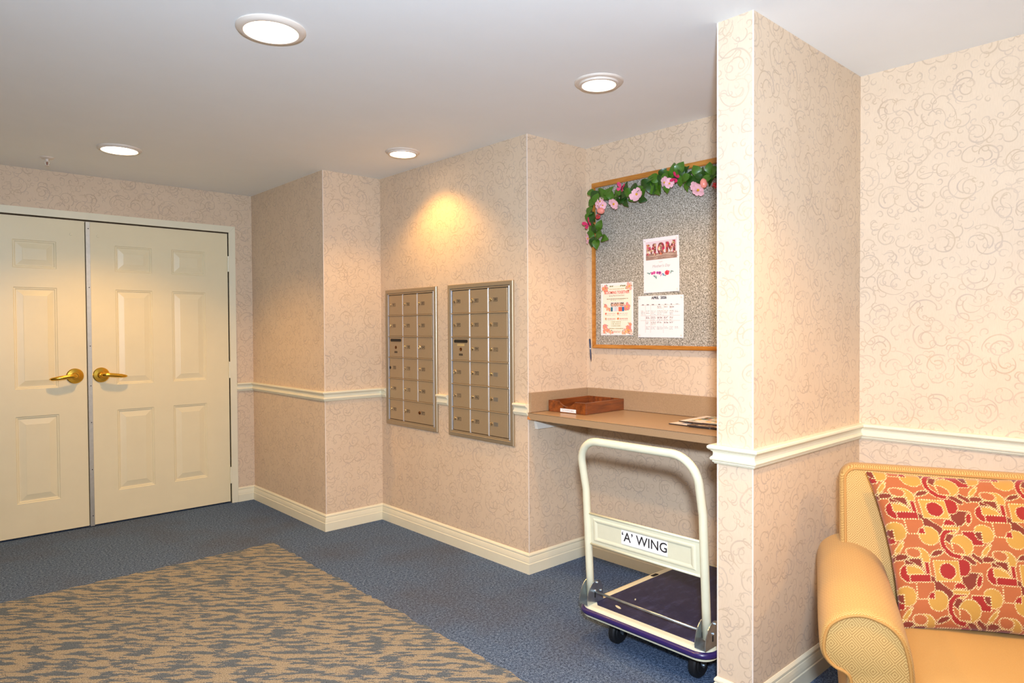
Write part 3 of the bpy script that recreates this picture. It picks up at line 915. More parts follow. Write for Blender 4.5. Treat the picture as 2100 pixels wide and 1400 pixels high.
for x, y, an in ((0.33, 0.71, 1.2), (0.36, 0.725, 1.7), (0.30, 0.70, 0.7), (0.13, 0.635, 0.2), (0.18, 0.64, 2.4), (0.80, 0.635, 0.3), (0.77, 0.65, 2.0), (0.60, 0.70, 0.3)):
    A.ell(x, y, 0.045, 0.013, (112, 150, 146), an)
A.ell(0.555, 0.68, 0.035, 0.022, (100, 150, 190), 1.2)
A.ell(0.50, 0.685, 0.05, 0.008, (206, 60, 140), -0.8)
crd = tag(sheet('greeting_card', wall_mat(2.198, 1.976, 1.780, 1.494, 0.012), 0.221, 0.285, A.a, curl=0.004), 'white sheet with a photo of flower filled letters, highest on the board', 'card')
letters(crd, 'HAPPY', 0.008, 0.0, 0.0143, M['greyink'], name='small_heading', z=0.003)
letters(crd, "Mother's Day", 0.020, 0.0, -0.006, M['greyink'], 0.0, 0.35, name='heading', z=0.003)
pins(crd, 0.221, 0.285, M['pin'])

# calendar sheet
A = Art(140, 108, (242, 238, 238))
gx = [0.055, 0.165, 0.28, 0.42, 0.565, 0.69, 0.805, 0.92]
gy = [0.19, 0.225, 0.34, 0.475, 0.595, 0.72, 0.85, 0.885]
for x in gx:
    A.rect(x, gy[1], x + 0.004, gy[-1], (206, 200, 200))
for y in gy:
    A.rect(gx[0], y, gx[-1], y + 0.006, (206, 198, 196) if y != gy[0] else (214, 190, 140))
for i in range(7):
    A.dashes(gx[i] + 0.03, gx[i] + 0.075, 0.205, 0.013, (110, 96, 100), rnd)
for j in range(1, 6):
    for i in range(7):
        if (j == 1 and i < 3) or (i in (0, 6) and j in (1, 3, 4)) or (j == 5 and i == 0):
            continue
        for k in range(rnd.randint(2, 4)):
            A.dashes(gx[i] + 0.012, gx[i + 1] - rnd.uniform(0.01, 0.05), gy[j] + 0.022 + k * 0.026, 0.011, rnd.choice([(150, 140, 142), (176, 166, 160), (130, 112, 112)]), rnd)
cal = tag(sheet('wall_calendar', wall_mat(2.234, 1.951, 1.478, 1.259, -0.006), 0.283, 0.219, A.a, curl=0.002), 'white April calendar sheet with a ruled grid, lowest on the board', 'calendar')
letters(cal, 'APRIL  2026', 0.0185, -0.008, 0.1095 - 0.219 * 0.055, M['ink'], 0.0006, name='heading', z=0.0025)
pins(cal, 0.283, 0.219, M['pin'])

# pen hanging on a string from the board frame
t = tag(empty('hanging_pen', (XB - 0.031, 2.553, 1.120)), 'navy ballpoint pen hanging on a string at the lower left of the board', 'pen')
t.rotation_euler = (math.radians(-4), 0, 0)
latheobj('barrel', (0, 0, 0), (0, 0, 1), [(0, 0), (0.0012, 0.002), (0.0035, 0.016), (0.0045, 0.03), (0.0045, 0.072), (0, 0.072)], M['navy'], t, 14)
latheobj('band', (0, 0, 0.072), (0, 0, 1), [(0, 0), (0.0052, 0), (0.0052, 0.004), (0, 0.004)], M['alu'], t, 14)
latheobj('cap', (0, 0, 0.076), (0, 0, 1), [(0, 0), (0.005, 0), (0.005, 0.048), (0.003, 0.054), (0, 0.054)], M['navy'], t, 14)
boxobj('clip', (-0.0075, -0.005, -0.0015, 0.0015, 0.085, 0.128), M['navy'], t, 0.0006, 1)
tubeobj('string', [(0, 0, 0.128), (0.001, -0.004, 0.16), (0.003, -0.006, 0.20), (0.004, 0.002, 0.26)], 0.0012, plain('cotton_string', rgb(214, 196, 160), 0.9), t, 6)

# ------------------------------------------------------------------ flower garland along the board
random.seed(7)
g = tag(empty('flower_garland', (XB - 0.03, 2.2, 1.95)), 'artificial garland of green leaves and pink flowers over the board corner', 'garland')
G0 = Vector(g.location)
M['leaf'] = plain('leaf_green', rgb(70, 112, 24), 0.4, grain=0.3, gscale=30, coat=0.1)
M['leaf2'] = plain('leaf_dark_green', rgb(40, 76, 18), 0.42, grain=0.3, gscale=30, coat=0.1)
M['stem'] = plain('garland_stem', rgb(58, 70, 26), 0.7)
M['petal'] = plain('petal_pink', rgb(244, 190, 200), 0.6, grain=0.08, gscale=40)
M['hot'] = plain('petal_magenta', rgb(206, 36, 92), 0.5, grain=0.2, gscale=60)
M['yellow'] = plain('flower_centre', rgb(220, 166, 30), 0.6)
M['egg'] = plain('egg_coral', rgb(246, 150, 134), 0.32, coat=0.4)
M['berry'] = plain('berry_red', rgb(206, 52, 60), 0.3, coat=0.3)
def leaf_mesh():
    rows = [(0, 0.02), (0.12, 0.42), (0.28, 0.82), (0.45, 1.0), (0.62, 0.92), (0.78, 0.65), (0.9, 0.32), (1.0, 0.02)]
    bm = bmesh.new()
    prev = None
    for tt, w in rows:
        z = 0.18 * math.sin(tt * math.pi) - 0.12 * tt
        r = [bm.verts.new((tt, s * w * 0.36, z + abs(s) * 0.11 * w)) for s in (-1, 0, 1)]
        if prev:
            for k in range(2):
                bm.faces.new((prev[k], r[k], r[k + 1], prev[k + 1]))
        prev = r
    me = bpy.data.meshes.new('leaf')
    bmesh.ops.recalc_face_normals(bm, faces=bm.faces)
    bm.to_mesh(me); bm.free()
    me.polygons.foreach_set('use_smooth', [True] * len(me.polygons))
    return me
lm1 = leaf_mesh(); lm1.materials.append(M['leaf'])
lm2 = lm1.copy(); lm2.materials.clear(); lm2.materials.append(M['leaf2'])
spots = []
for x, y, a in ((190, 520, 140), (345, 500, 0), (250, 560, 220), (410, 590, -20), (490, 490, 60), (500, 560, -60), (610, 535, 0), (700, 565, 10), (860, 440, 150), (820, 600, -40), (1015, 490, -110), (1040, 380, 20), (1120, 450, -70), (1150, 330, 30),
                (200, 670, 200), (185, 810, 230), (170, 890, 220), (320, 1010, 70), (230, 1050, -60), (260, 1060, -80), (330, 1110, -50), (180, 1140, 160), (390, 1210, -10), (220, 1260, -110), (280, 1290, -80), (320, 1200, 30), (735, 660, -70), (740, 430, 95), (690, 625, -30), (560, 640, -100),
                (420, 520, 160), (300, 620, 250), (220, 750, 250), (230, 880, -60), (240, 960, 250), (940, 480, 30), (960, 600, -30), (780, 520, 200), (620, 610, -60)):
    spots.append((1185 + x / 7.37, 325 + y / 7.37, a))
for x, y, a in ((60, 620, -80), (180, 640, -70), (260, 570, -100), (290, 290, 40), (330, 340, 0), (140, 400, 150), (40, 460, 200), (370, 370, 90), (540, 210, 110), (640, 200, 60), (760, 260, 60), (690, 270, -60), (490, 410, 200), (660, 440, -110), (400, 600, -100), (870, 360, 60), (800, 550, -100), (890, 480, -40),
                (980, 260, 110), (1100, 300, 100), (1070, 380, -120), (1240, 190, 90), (1220, 340, 40), (1370, 250, 0), (1380, 360, 30), (1210, 450, -150), (1330, 430, -130), (990, 400, 20), (1020, 350, 150), (1420, 300, -30), (220, 450, 200), (120, 520, -60), (440, 330, 20), (600, 370, 200), (780, 420, 200), (1480, 330, 10), (1560, 300, 40), (1560, 380, -40), (1650, 320, 0), (1740, 330, 20), (1720, 260, 70), (1800, 360, -50), (1640, 400, -100)):
    spots.append((1330 + x / 10, 325 + y / 10, a))
for i, (px, py, a) in enumerate(spots):
    p = on_plane(px, py, XB - 0.055)
    dep = random.uniform(0.0, 0.03)
    L = random.uniform(0.058, 0.074)
    an = math.radians(a)
    d = Vector((random.uniform(-0.35, 0.1), -math.cos(an), math.sin(an))).normalized()
    nrm = Vector((-1, random.uniform(-0.5, 0.5), random.uniform(-0.2, 0.7)))
    nrm = (nrm - d * nrm.dot(d)).normalized()
    s = nrm.cross(d)
    o = link('leaf', lm1 if random.random() < 0.62 else lm2, None, g)
    c = p + Vector((-dep * 0.6 + 0.012, 0, 0)) - d * L * 0.5 - G0
    o.matrix_local = Matrix(((d.x * L, s.x * L, nrm.x * L, c.x), (d.y * L, s.y * L, nrm.y * L, c.y), (d.z * L, s.z * L, nrm.z * L, c.z), (0, 0, 0, 1)))
stem = [on_plane(px, py, XB - 0.042) - G0 for px, py in ((1219, 502), (1217, 470), (1214, 440), (1208, 415), (1217, 398), (1240, 396), (1270, 402), (1305, 395), (1335, 376), (1365, 364), (1400, 360), (1430, 366), (1470, 360), (1500, 358), (1530, 352))]
tubeobj('stem', stem, 0.004, M['stem'], g, 8)
def flower(px, py, r, tilt, wilt=0.0):
    c = on_plane(px, py, XB - 0.075) - G0
    bm = bmesh.new()
    n = 5
    ax = Vector((-1, tilt[0], tilt[1])).normalized(); s, t_ = basis(ax)
    a0 = random.random() * 6
    for k in range(n):
        a = a0 + 2 * math.pi * k / n
        d = s * math.cos(a) + t_ * math.sin(a); e = ax.cross(d)
        rr = r * random.uniform(0.85, 1.1)
        prev = None
        for tt, w in ((0.05, 0.10), (0.35, 0.40), (0.65, 0.62), (0.9, 0.52), (1.0, 0.26)):
            row = [bm.verts.new(c + d * rr * tt + e * rr * w * q * 0.8 + ax * rr * (0.28 * tt * tt - wilt * tt + 0.10 * abs(q))) for q in (-1, 0, 1)]
            if prev:
                for j in range(2):
                    bm.faces.new((prev[j], row[j], row[j + 1], prev[j + 1]))
            prev = row
    o = bmo('flower', bm, M['petal'], g, True)
    o['label'] = 'pale pink blossom'
    latheobj('flower_centre', c, ax, [(0, -0.002), (r * 0.2, 0), (r * 0.16, r * 0.18), (0, r * 0.22)], M['yellow'], o, 10)
for px, py, r, tl, wl in ((1231, 413, 0.026, (0.1, 0.3), 0.2), (1226, 421, 0.024, (0.4, -0.2), 0.1), (1236, 421, 0.024, (-0.3, -0.1), 0.2), (1259, 418, 0.032, (0.1, -0.5), 0.3), (1306, 398.5, 0.036, (-0.1, 0.1), 0.0), (1206, 489, 0.028, (0.6, -0.1), 0.2),
                          (1363, 374, 0.028, (0.2, -0.3), 0.4), (1373, 376, 0.026, (-0.4, -0.5), 0.4), (1424, 383, 0.028, (0.3, -0.3), 0.3), (1432, 389, 0.034, (0.0, -0.9), 0.3)):
    flower(px, py, r, tl, wl)
for px, py, an in ((1232, 432, 80), (1443, 376, 10)):
    c = on_plane(px, py, XB - 0.075) - G0
    o = latheobj('egg', c, (0, math.sin(math.radians(an)), math.cos(math.radians(an))), [(0, -0.023), (0.009, -0.021), (0.0165, -0.012), (0.018, 0.0), (0.015, 0.013), (0.008, 0.022), (0, 0.026)], M['egg'], g, 18)
    o['label'] = 'glossy coral egg'
for px, py in ((1226.5, 444), (1466, 380)):
    c = on_plane(px, py, XB - 0.07) - G0
    bm = bmesh.new()
    for k in range(16):
        d = Vector((random.uniform(-1, 0.2), random.uniform(-1, 1), random.uniform(-1, 1))).normalized()
        q = c + d * 0.011
        lathe(bm, q, (0, 0, 1), [(0, -0.0042), (0.003, -0.003), (0.0042, 0), (0.003, 0.003), (0, 0.0042)], 8)
    bmo('berry_cluster', bm, M['berry'], g, True)['label'] = 'small cluster of red berries'
def butterfly(px, py, an, sz):
    c = on_plane(px, py, XB - 0.085) - G0
    bm = bmesh.new()
    ca, sa = math.cos(math.radians(an)), math.sin(math.radians(an))
    def P3(u_, v_, h_):
        return c + Vector((-h_, -(u_ * ca - v_ * sa), u_ * sa + v_ * ca)) * sz
    for s in (-1, 1):
        for out_ in ([(0.05, 0.0), (0.35, 0.75), (0.75, 0.95), (1.0, 0.7), (0.85, 0.25), (0.3, -0.05)], [(0.05, 0.0), (0.45, -0.08), (0.8, -0.2), (0.75, -0.6), (0.45, -0.75), (0.15, -0.4)]):
            bm.faces.new([bm.verts.new(P3(s * a, b, 0.55 * a)) for a, b in out_])
    o = bmo('butterfly', bm, M['hot'], g)
    o['label'] = 'small magenta butterfly'
    tubeobj('butterfly_body', [P3(0, -0.5, 0), P3(0, 0, 0.05), P3(0, 0.45, 0)], [0.0015, 0.003, 0.0015], M['ink'], o, 6)
butterfly(1275, 385, -20, 0.028); butterfly(1207, 459, 30, 0.030); butterfly(1387, 365, 60, 0.026)

# ------------------------------------------------------------------ shelf in the alcove
SZ = 0.863
t = tag(empty('wall_shelf', (2.50, (Y4 + Y6) / 2, SZ)), 'tan laminate shelf with a low backsplash across the alcove', 'shelf')
yc = (Y4 + Y6) / 2; ly = (Y4 - Y6) / 2 - 0.001
boxobj('top', (0, XB - 2.50 - 0.001, -ly, ly, -0.036, 0), M['lam'], t, 0.0008, 1)
boxobj('edge_seam', (-0.0006, 0.001, -ly, ly, -0.0025, -0.0010), M['lamdark'], t)
boxobj('backsplash', (XB - 2.50 - 0.020, XB - 2.50 - 0.001, -ly, ly - 0.020, 0.0005, 0.106), M['lam'], t, 0.0008, 1)
boxobj('side_splash', (0.008, XB - 2.50 - 0.001, ly - 0.019, ly, 0.0005, 0.105), M['lam'], t, 0.0008, 1)
boxobj('joint_line', (0.004, XB - 2.50 - 0.020, ly - 0.0205, ly - 0.0185, 0.0, 0.0018), M['lamdark'], t)
boxobj('joint_line', (XB - 2.50 - 0.0215, XB - 2.50 - 0.0195, -ly, ly - 0.02, 0.0, 0.0018), M['lamdark'], t)
bm = bmesh.new()
prism(bm, [(ly + 0.0004, -0.0362), (ly + 0.0004, -0.020), (ly - 0.010, -0.021), (ly - 0.026, -0.0362)], lambda p: (-0.0009, p[0], p[1]), lambda p: (0.012, p[0], p[1]))
o = bmo('chipped_corner', bm, M['rawwood'], t); o['label'] = 'bare wood where the laminate has chipped'
bm = bmesh.new()
prism(bm, [(0.045, -0.0365), (0.056, -0.092), (0.33, -0.092), (0.46, -0.092), (0.46, -0.0365)], lambda p: (p[0], ly - 0.021, p[1]), lambda p: (p[0], ly - 0.0005, p[1]))
bmo('support_cleat', bm, M['whitewood'], t)['label'] = 'white wooden support cleat'
bm = bmesh.new()
prism(bm, [(0.045, -0.0365), (0.056, -0.092), (0.46, -0.092), (0.46, -0.0365)], lambda p: (p[0], -ly + 0.0005, p[1]), lambda p: (p[0], -ly + 0.021, p[1]))
bmo('support_cleat', bm, M['whitewood'], t)

# ------------------------------------------------------------------ letter tray
t = tag(empty('letter_tray', (2.795, 2.452, SZ + 0.001), math.radians(1.5)), 'reddish wooden letter tray with a scooped front standing on the shelf', 'tray')
a, b, hgt, th = 0.168, 0.128, 0.060, 0.010
boxobj('base', (-a + th, a - th, -b + th, b - th, 0.0, 0.006), M['cherry'], t)
boxobj('side_panel', (-a + th, a - th, -b, -b + th, 0.0, hgt), M['cherry'], t, 0.001, 1)
boxobj('side_panel', (-a + th, a - th, b - th, b, 0.0, hgt), M['cherry'], t, 0.001, 1)
boxobj('back_panel', (a - th, a, -b, b, 0.0, hgt), M['cherry'], t, 0.001, 1)
top = [(b, hgt), (b, 0.0), (-b, 0.0), (-b, hgt), (-0.062, hgt)]
for k in range(13):
    q = k / 12.0
    yy = -0.056 + 0.112 * q
    top.append((yy, hgt - 0.028 * math.sin(math.pi * q) ** 0.8))
top.append((0.062, hgt))
bm = bmesh.new()
prism(bm, top, lambda p: (-a, p[0], p[1]), lambda p: (-a + th, p[0], p[1]))
bmo('scooped_front', bm, M['cherry'], t)
lb = boxobj('paper_label', (-a - 0.0008, -a - 0.0001, -0.066, 0.043, 0.004, 0.022), M['white'], t)
lb['label'] = 'white label strip'
tm = text_mesh('OUTGOING MAIL', 0.0105, 0.0001)
tm.transform(face_matrix((-a - 0.0012, -0.0115, 0.013), (0, -1, 0), (0, 0, 1)))
link('label_lettering', tm, M['greyink'], lb)

# ------------------------------------------------------------------ magazines at the right end of the shelf
random.seed(3)
def mag(x, y, z, rz, w, d, h, img, label):
    t = tag(empty('magazine', (x, y, z), rz), label, 'magazine', 'magazines on the shelf')
    boxobj('pages', (-w / 2 + 0.001, w / 2 - 0.001, -d / 2 + 0.001, d / 2 - 0.001, 0.0004, h - 0.0006), M['white'], t)
    boxobj('spine', (-w / 2 - 0.0004, -w / 2 + 0.0015, -d / 2, d / 2, 0.0, h), plain('magazine_spine', rgb(60, 50, 46), 0.4), t)
    sheet('cover', Matrix.Translation((0, 0, h)) @ Matrix.Rotation(-math.pi / 2, 4, 'Z'), d, w, img, t)
    return t
rnd = random.Random(5)
A1 = Art(40, 56, (228, 218, 212))
A1.ell(0.18, 0.50, 0.05, 0.05, (60, 70, 150)); A1.ell(0.18, 0.36, 0.05, 0.04, (60, 70, 120))
A2 = Art(44, 56, (110, 90, 76))
for k in range(140):
    A2.ell(rnd.random(), rnd.random(), rnd.uniform(0.03, 0.12), rnd.uniform(0.02, 0.07), rnd.choice([(70, 60, 50), (160, 130, 100), (40, 40, 40), (190, 170, 150), (120, 60, 50)]), rnd.random() * 3)
A3 = Art(44, 60, (232, 226, 222))
for k in range(60):
    x, y = rnd.random(), rnd.random()
    A3.rect(x, y, x + rnd.uniform(0.08, 0.25), y + rnd.uniform(0.03, 0.12), rnd.choice([(70, 130, 116), (236, 186, 50), (206, 150, 120), (60, 60, 60), (150, 170, 180), (240, 232, 226), (190, 60, 60), (130, 100, 90)]))
A3.rect(0, 0, 0.16, 1, (236, 228, 224)); 
m1 = mag(2.790, 1.720, SZ + 0.0008, math.radians(-2), 0.270, 0.215, 0.0045, A1.a, 'pale cover magazine at the bottom of the pile, sticking out to the left')
m2 = mag(2.775, 1.625, SZ + 0.0058, math.radians(3), 0.262, 0.205, 0.0055, A2.a, 'dark photo cover magazine in the middle of the pile')
m3 = mag(2.815, 1.690, SZ + 0.0118, math.radians(1), 0.240, 0.225, 0.0050, A3.a, 'colourful magazine on top of the pile beside the partition')

# ------------------------------------------------------------------ platform hand truck
def mat_navy():
    k = NT('navy_rubber_mat')
    x, y, z = k.sep(k.obj())
    rib = k.math('MULTIPLY_ADD', k.math('SINE', k.math('MULTIPLY', y, 6.28318 / 0.0045)), 0.5, 0.5)
    scuff = k.noise(k.comb(k.math('MULTIPLY', x, 9.0), k.math('MULTIPLY', y, 26.0)), 1.0, 5.0, 0.7)
    c = k.mix(k.ramp(scuff, [(0.5, (0, 0, 0, 1)), (0.8, (0.55, 0.55, 0.55, 1))]), rgb(28, 28, 60), rgb(100, 106, 156))
    c = k.mix(k.math('MULTIPLY', rib, 0.25), c, rgb(70, 66, 108))
    k.put(k.b.inputs['Base Color'], c)
    k.b.inputs['Roughness'].default_value = 0.5
    k.bump(rib, 0.4, 0.0015)
    return k.m
M['mat'] = mat_navy()
CX0, CX1, CY0, CY1 = 2.112, 2.945, 1.295, 1.910
TX, TY = (CX0 + CX1) / 2, (CY0 + CY1) / 2
t = tag(empty('platform_cart', (TX, TY, 0)), 'cream folding platform cart with navy deck parked under the shelf', 'cart')
def rrect(x0, x1, y0, y1, r, n=8):
    pts = []
    for cx, cy, a0 in ((x1 - r, y1 - r, 0), (x0 + r, y1 - r, 90), (x0 + r, y0 + r, 180), (x1 - r, y0 + r, 270)):
        for k in range(n + 1):
            th = math.radians(a0 + 90 * k / n)
            pts.append((cx + r * math.cos(th), cy + r * math.sin(th)))
    return pts
x0, x1, y0, y1 = CX0 - TX, CX1 - TX, CY0 - TY, CY1 - TY
bm = bmesh.new()
secs = [(0.010, 0.112), (0.004, 0.117), (0.004, 0.150), (0.010, 0.157), (0.020, 0.160)]
rings = []
for ins, z in secs:
    rings.append([bm.verts.new((p[0], p[1], z)) for p in rrect(x0 + ins, x1 - ins, y0 + ins, y1 - ins, 0.058 - ins)])
for A_, B_ in zip(rings, rings[1:]):
    for j in range(len(A_)):
        bm.faces.new((A_[j], A_[(j + 1) % len(A_)], B_[(j + 1) % len(A_)], B_[j]))
bm.faces.new(rings[0][::-1]); bm.faces.new(rings[-1])
bmo('deck', bm, M['cart'], t, True); sharp(t.children[-1], 50)
tubeobj('bumper', [(p[0], p[1], 0.138) for p in rrect(x0 + 0.002, x1 - 0.002, y0 + 0.002, y1 - 0.002, 0.058)], 0.0125, M['bumper'], t, 12, 1.0, True)['label'] = 'glossy purple vinyl bumper'
# mat with cut corners
mx0, mx1, my0, my1, ck = x0 + 0.040, x1 - 0.040, y0 + 0.048, y1 - 0.048, 0.028
bm = bmesh.new()
prism(bm, [(mx0 + ck, my0), (mx1 - ck, my0), (mx1, my0 + ck), (mx1, my1 - ck), (mx1 - ck, my1), (mx0 + ck, my1), (mx0, my1 - ck), (mx0, my0 + ck)], lambda p: (p[0], p[1], 0.1595), lambda p: (p[0], p[1], 0.1615))
mt = bmo('deck_mat', bm, M['mat'], t)
for cx, cy, rx, ry, an in ((mx0 + 0.045, my1 - 0.10, 0.020, 0.007, 1.2), (mx0 + 0.16, my1 - 0.10, 0.010, 0.003, 0.6), (mx0 + 0.30, my0 + 0.05, 0.004, 0.002, 0.0), (mx0 + 0.32, my0 + 0.03, 0.004, 0.002, 0.0)):
    bm = bmesh.new()
    pts = [(cx + math.cos(an) * rx * math.cos(q) - math.sin(an) * ry * math.sin(q), cy + math.sin(an) * rx * math.cos(q) + math.cos(an) * ry * math.sin(q)) for q in [i * math.pi / 6 for i in range(12)]]
    prism(bm, pts, lambda p: (p[0], p[1], 0.1612), lambda p: (p[0], p[1], 0.1619))
    bmo('worn_patch', bm, M['cart'], mt)
bm = bmesh.new()
prism(bm, rrect(0.06, 0.105, y1 - 0.042, y1 - 0.022, 0.006, 4), lambda p: (p[0], p[1], 0.1595), lambda p: (p[0], p[1], 0.1606))
bmo('deck_slot', bm, M['dark'], t)
# handle: one bent tube, leaning a little outwards
HL, HR = 1.880 - TY, 1.328 - TY
hp = []
def hx(z):
    base = 2.160 - 0.058 * (z - 0.235)
    if z > 0.64: base -= 0.16 * (z - 0.64)
    return base - TX
zs_ = [0.185, 0.30, 0.45, 0.60, 0.64, 0.70, 0.75]
for z in zs_: hp.append((hx(z), HL, z))
rr = 0.10; zt = 0.853
for k in range(1, 10):
    th = math.radians(180 - 90 * k / 10)
    hp.append((hx(zt - rr + rr * math.sin(th)), HL - rr - rr * math.cos(th), zt - rr + rr * math.sin(th)))
for q in (0.0, 0.25, 0.5, 0.75, 1.0):
    hp.append((hx(zt), (HL - rr) * (1 - q) + (HR + rr) * q, zt))
for k in range(1, 10):
    th = math.radians(90 - 90 * k / 10)
    hp.append((hx(zt - rr + rr * math.sin(th)), HR + rr - rr * math.cos(th), zt - rr + rr * math.sin(th)))
for z in reversed(zs_): hp.append((hx(z), HR, z))
tubeobj('handle', hp, 0.0160, M['cart'], t, 18)
# panel between the uprights
bm = bmesh.new()
zl, zh = 0.412, 0.540
yl_, yr_ = HL - 0.014, HR + 0.014
def pv(y, z, d):
    return bm.verts.new((hx(z) - 0.002 + d, y, z))
rings = []
for ins, d in ((0.0, 0.0), (0.016, -0.001), (0.021, -0.0045), (0.026, -0.0045), (0.034, -0.001)):
    rings.append([pv(yl_ - ins * 1.2, zl + ins, d), pv(yr_ + ins * 1.2, zl + ins, d), pv(yr_ + ins * 1.2, zh - ins, d), pv(yl_ - ins * 1.2, zh - ins, d)])
for A_, B_ in zip(rings, rings[1:]):
    for q in range(4):
        bm.faces.new((A_[q], A_[(q + 1) % 4], B_[(q + 1) % 4], B_[q]))
bm.faces.new(rings[-1])
bk = [bm.verts.new((hx(z) + 0.006, y, z)) for y, z in ((yl_, zl), (yr_, zl), (yr_, zh), (yl_, zh))]
for q in range(4):
    bm.faces.new((rings[0][q], bk[q], bk[(q + 1) % 4], rings[0][(q + 1) % 4]))
bm.faces.new(bk[::-1])
pn = bmo('handle_panel', bm, M['cart'], t)
for z in (zl, zh):
    tubeobj('rolled_edge', [(hx(z) - 0.002, yl_ + 0.004, z), (hx(z) - 0.002, yr_ - 0.004, z)], 0.0048, M['cart'], pn, 10)
sg = boxobj('paper_sign', (hx(0.482) - 0.0050, hx(0.482) - 0.0040, 1.482 - TY, 1.700 - TY, 0.451, 0.511), M['white'], pn)
sg['label'] = "white paper strip lettered 'A' WING"
tm = text_mesh("\u2018A\u2019 WING", 0.052, 0.0004)
tm.transform(face_matrix((hx(0.482) - 0.0053, 1.590 - TY, 0.480), (0, -1, 0), (0, 0, 1)))
link('sign_lettering', tm, M['ink'], sg)
# fan shaped pivot brackets, a pair of plates for each upright
def bracket(yc_):
    for s in (-1, 1):
        bm = bmesh.new()
        pts = [(-0.045, 0.0)]
        for k in range(9):
            th = math.radians(170 - 105 * k / 8)
            pts.append((0.012 + 0.060 * math.cos(th), 0.094 * math.sin(th)))
        pts += [(0.052, 0.055), (0.055, 0.0)]
        prism(bm, pts, lambda p: (hx(0.2) + p[0], yc_ + s * 0.0195, 0.160 + p[1]), lambda p: (hx(0.2) + p[0], yc_ + s * 0.0225, 0.160 + p[1]))
        pl = bmo('pivot_bracket', bm, M['zinc'], t)
        bm = bmesh.new()
        prism(bm, rrect(hx(0.2) - 0.002, hx(0.2) + 0.006, 0.182, 0.205, 0.003, 3), lambda p: (p[0], yc_ + s * 0.0230, p[1]), lambda p: (p[0], yc_ + s * 0.0190, p[1]))
        bmo('bracket_slot', bm, M['dark'], pl)
        for bx_, bz_ in ((0.002, 0.212), (0.014, 0.244), (0.038, 0.205)):
            latheobj('bolt', (hx(0.2) + bx_, yc_ + s * 0.0225, bz_), (0, s, 0), [(0, 0), (0.0045, 0), (0.0045, 0.004), (0.003, 0.006), (0, 0.006)], M['zinc'], pl, 8)
    boxobj('bracket_foot', (hx(0.2) - 0.044, hx(0.2) + 0.052, yc_ - 0.0195, yc_ + 0.0195, 0.1602, 0.1632), M['zinc'], t)
bracket(HL); bracket(HR)
tubeobj('release_rod', [(hx(0.2) + 0.004, HL - 0.026, 0.206), (hx(0.2) + 0.004, HR + 0.026, 0.206)], 0.0048, M['zinc'], t, 10)
def caster(cx, cy):
    bm = bmesh.new()
    box(bm, cx - 0.045, cx + 0.045, cy - 0.035, cy + 0.035, 0.106, 0.1125)
    for s in (-1, 1):
        prism(bm, [(-0.030, 0.107), (0.036, 0.107), (0.020, 0.052), (0.004, 0.040), (-0.010, 0.052)], lambda p: (cx + p[0], cy + s * 0.0215, p[1]), lambda p: (cx + p[0], cy + s * 0.0240, p[1]))
    tube(bm, [(cx + 0.004, cy - 0.028, 0.052), (cx + 0.004, cy + 0.028, 0.052)], 0.005, 8)
    fk = bmo('caster_fork', bm, M['zinc'], t)
    latheobj('wheel', (cx + 0.004, cy - 0.018, 0.0525), (0, 1, 0), [(0, 0), (0.030, 0.0), (0.034, 0.003), (0.046, 0.003), (0.0515, 0.009), (0.0525, 0.018), (0.0515, 0.027), (0.046, 0.033), (0.034, 0.033), (0.030, 0.036), (0, 0.036)], M['rubber'], fk, 32)
for cx in (x0 + 0.105, x1 - 0.11):
    for cy in (y0 + 0.105, y1 - 0.13):
        caster(cx, cy)

# ------------------------------------------------------------------ armchair in the corner
ANG = math.radians(24)
UC, WC = 2.35, 0.535
ca, sa = math.cos(ANG), math.sin(ANG)
chair = tag(empty('armchair', (UC * ca + WC * sa, UC * sa - WC * ca, 0), ANG), 'gold diamond weave armchair with rolled arms in the corner', 'armchair')
def ch(u, w, z):
    return Vector((u - UC, -(w - WC), z))
def uvgrid(name, rows, mat, parent, close_v=True, smooth=True, caps=True, uoff=0.0):
    """rows of points (loft) with metre UVs along rows and around them"""
    bm = bmesh.new()
    uvl = bm.loops.layers.uv.new('UVMap')
    R_ = [[bm.verts.new(p) for p in r] for r in rows]
    n = len(rows[0])
    acc = [0.0]
    mid = rows[len(rows) // 2]
    for j in range(n):
        acc.append(acc[-1] + (Vector(mid[(j + 1) % n]) - Vector(mid[j])).length)
    du = [0.0]
    for a_, b_ in zip(rows, rows[1:]):
        du.append(du[-1] + (Vector(a_[n // 2]) - Vector(b_[n // 2])).length)
    for i in range(len(rows) - 1):
        for j in range(n if close_v else n - 1):
            f = bm.faces.new((R_[i][j], R_[i][(j + 1) % n], R_[i + 1][(j + 1) % n], R_[i + 1][j]))
            for lp, (aa, bb) in zip(f.loops, ((i, j), (i, j + 1), (i + 1, j + 1), (i + 1, j))):
                lp[uvl].uv = (du[aa] + uoff, acc[bb])
    if caps and close_v:
        for r, src in ((R_[0][::-1], rows[0][::-1]), (R_[-1], rows[-1])):
            f = bm.faces.new(r)
            for lp, p in zip(f.loops, src):
                lp[uvl].uv = (p[1], p[2])
    me = bpy.data.meshes.new(name)
    bmesh.ops.recalc_face_normals(bm, faces=bm.faces)
    bm.to_mesh(me); bm.free()
    o = link(name, me, mat, parent, smooth)
    if smooth:
        sharp(o, 50)
    return o
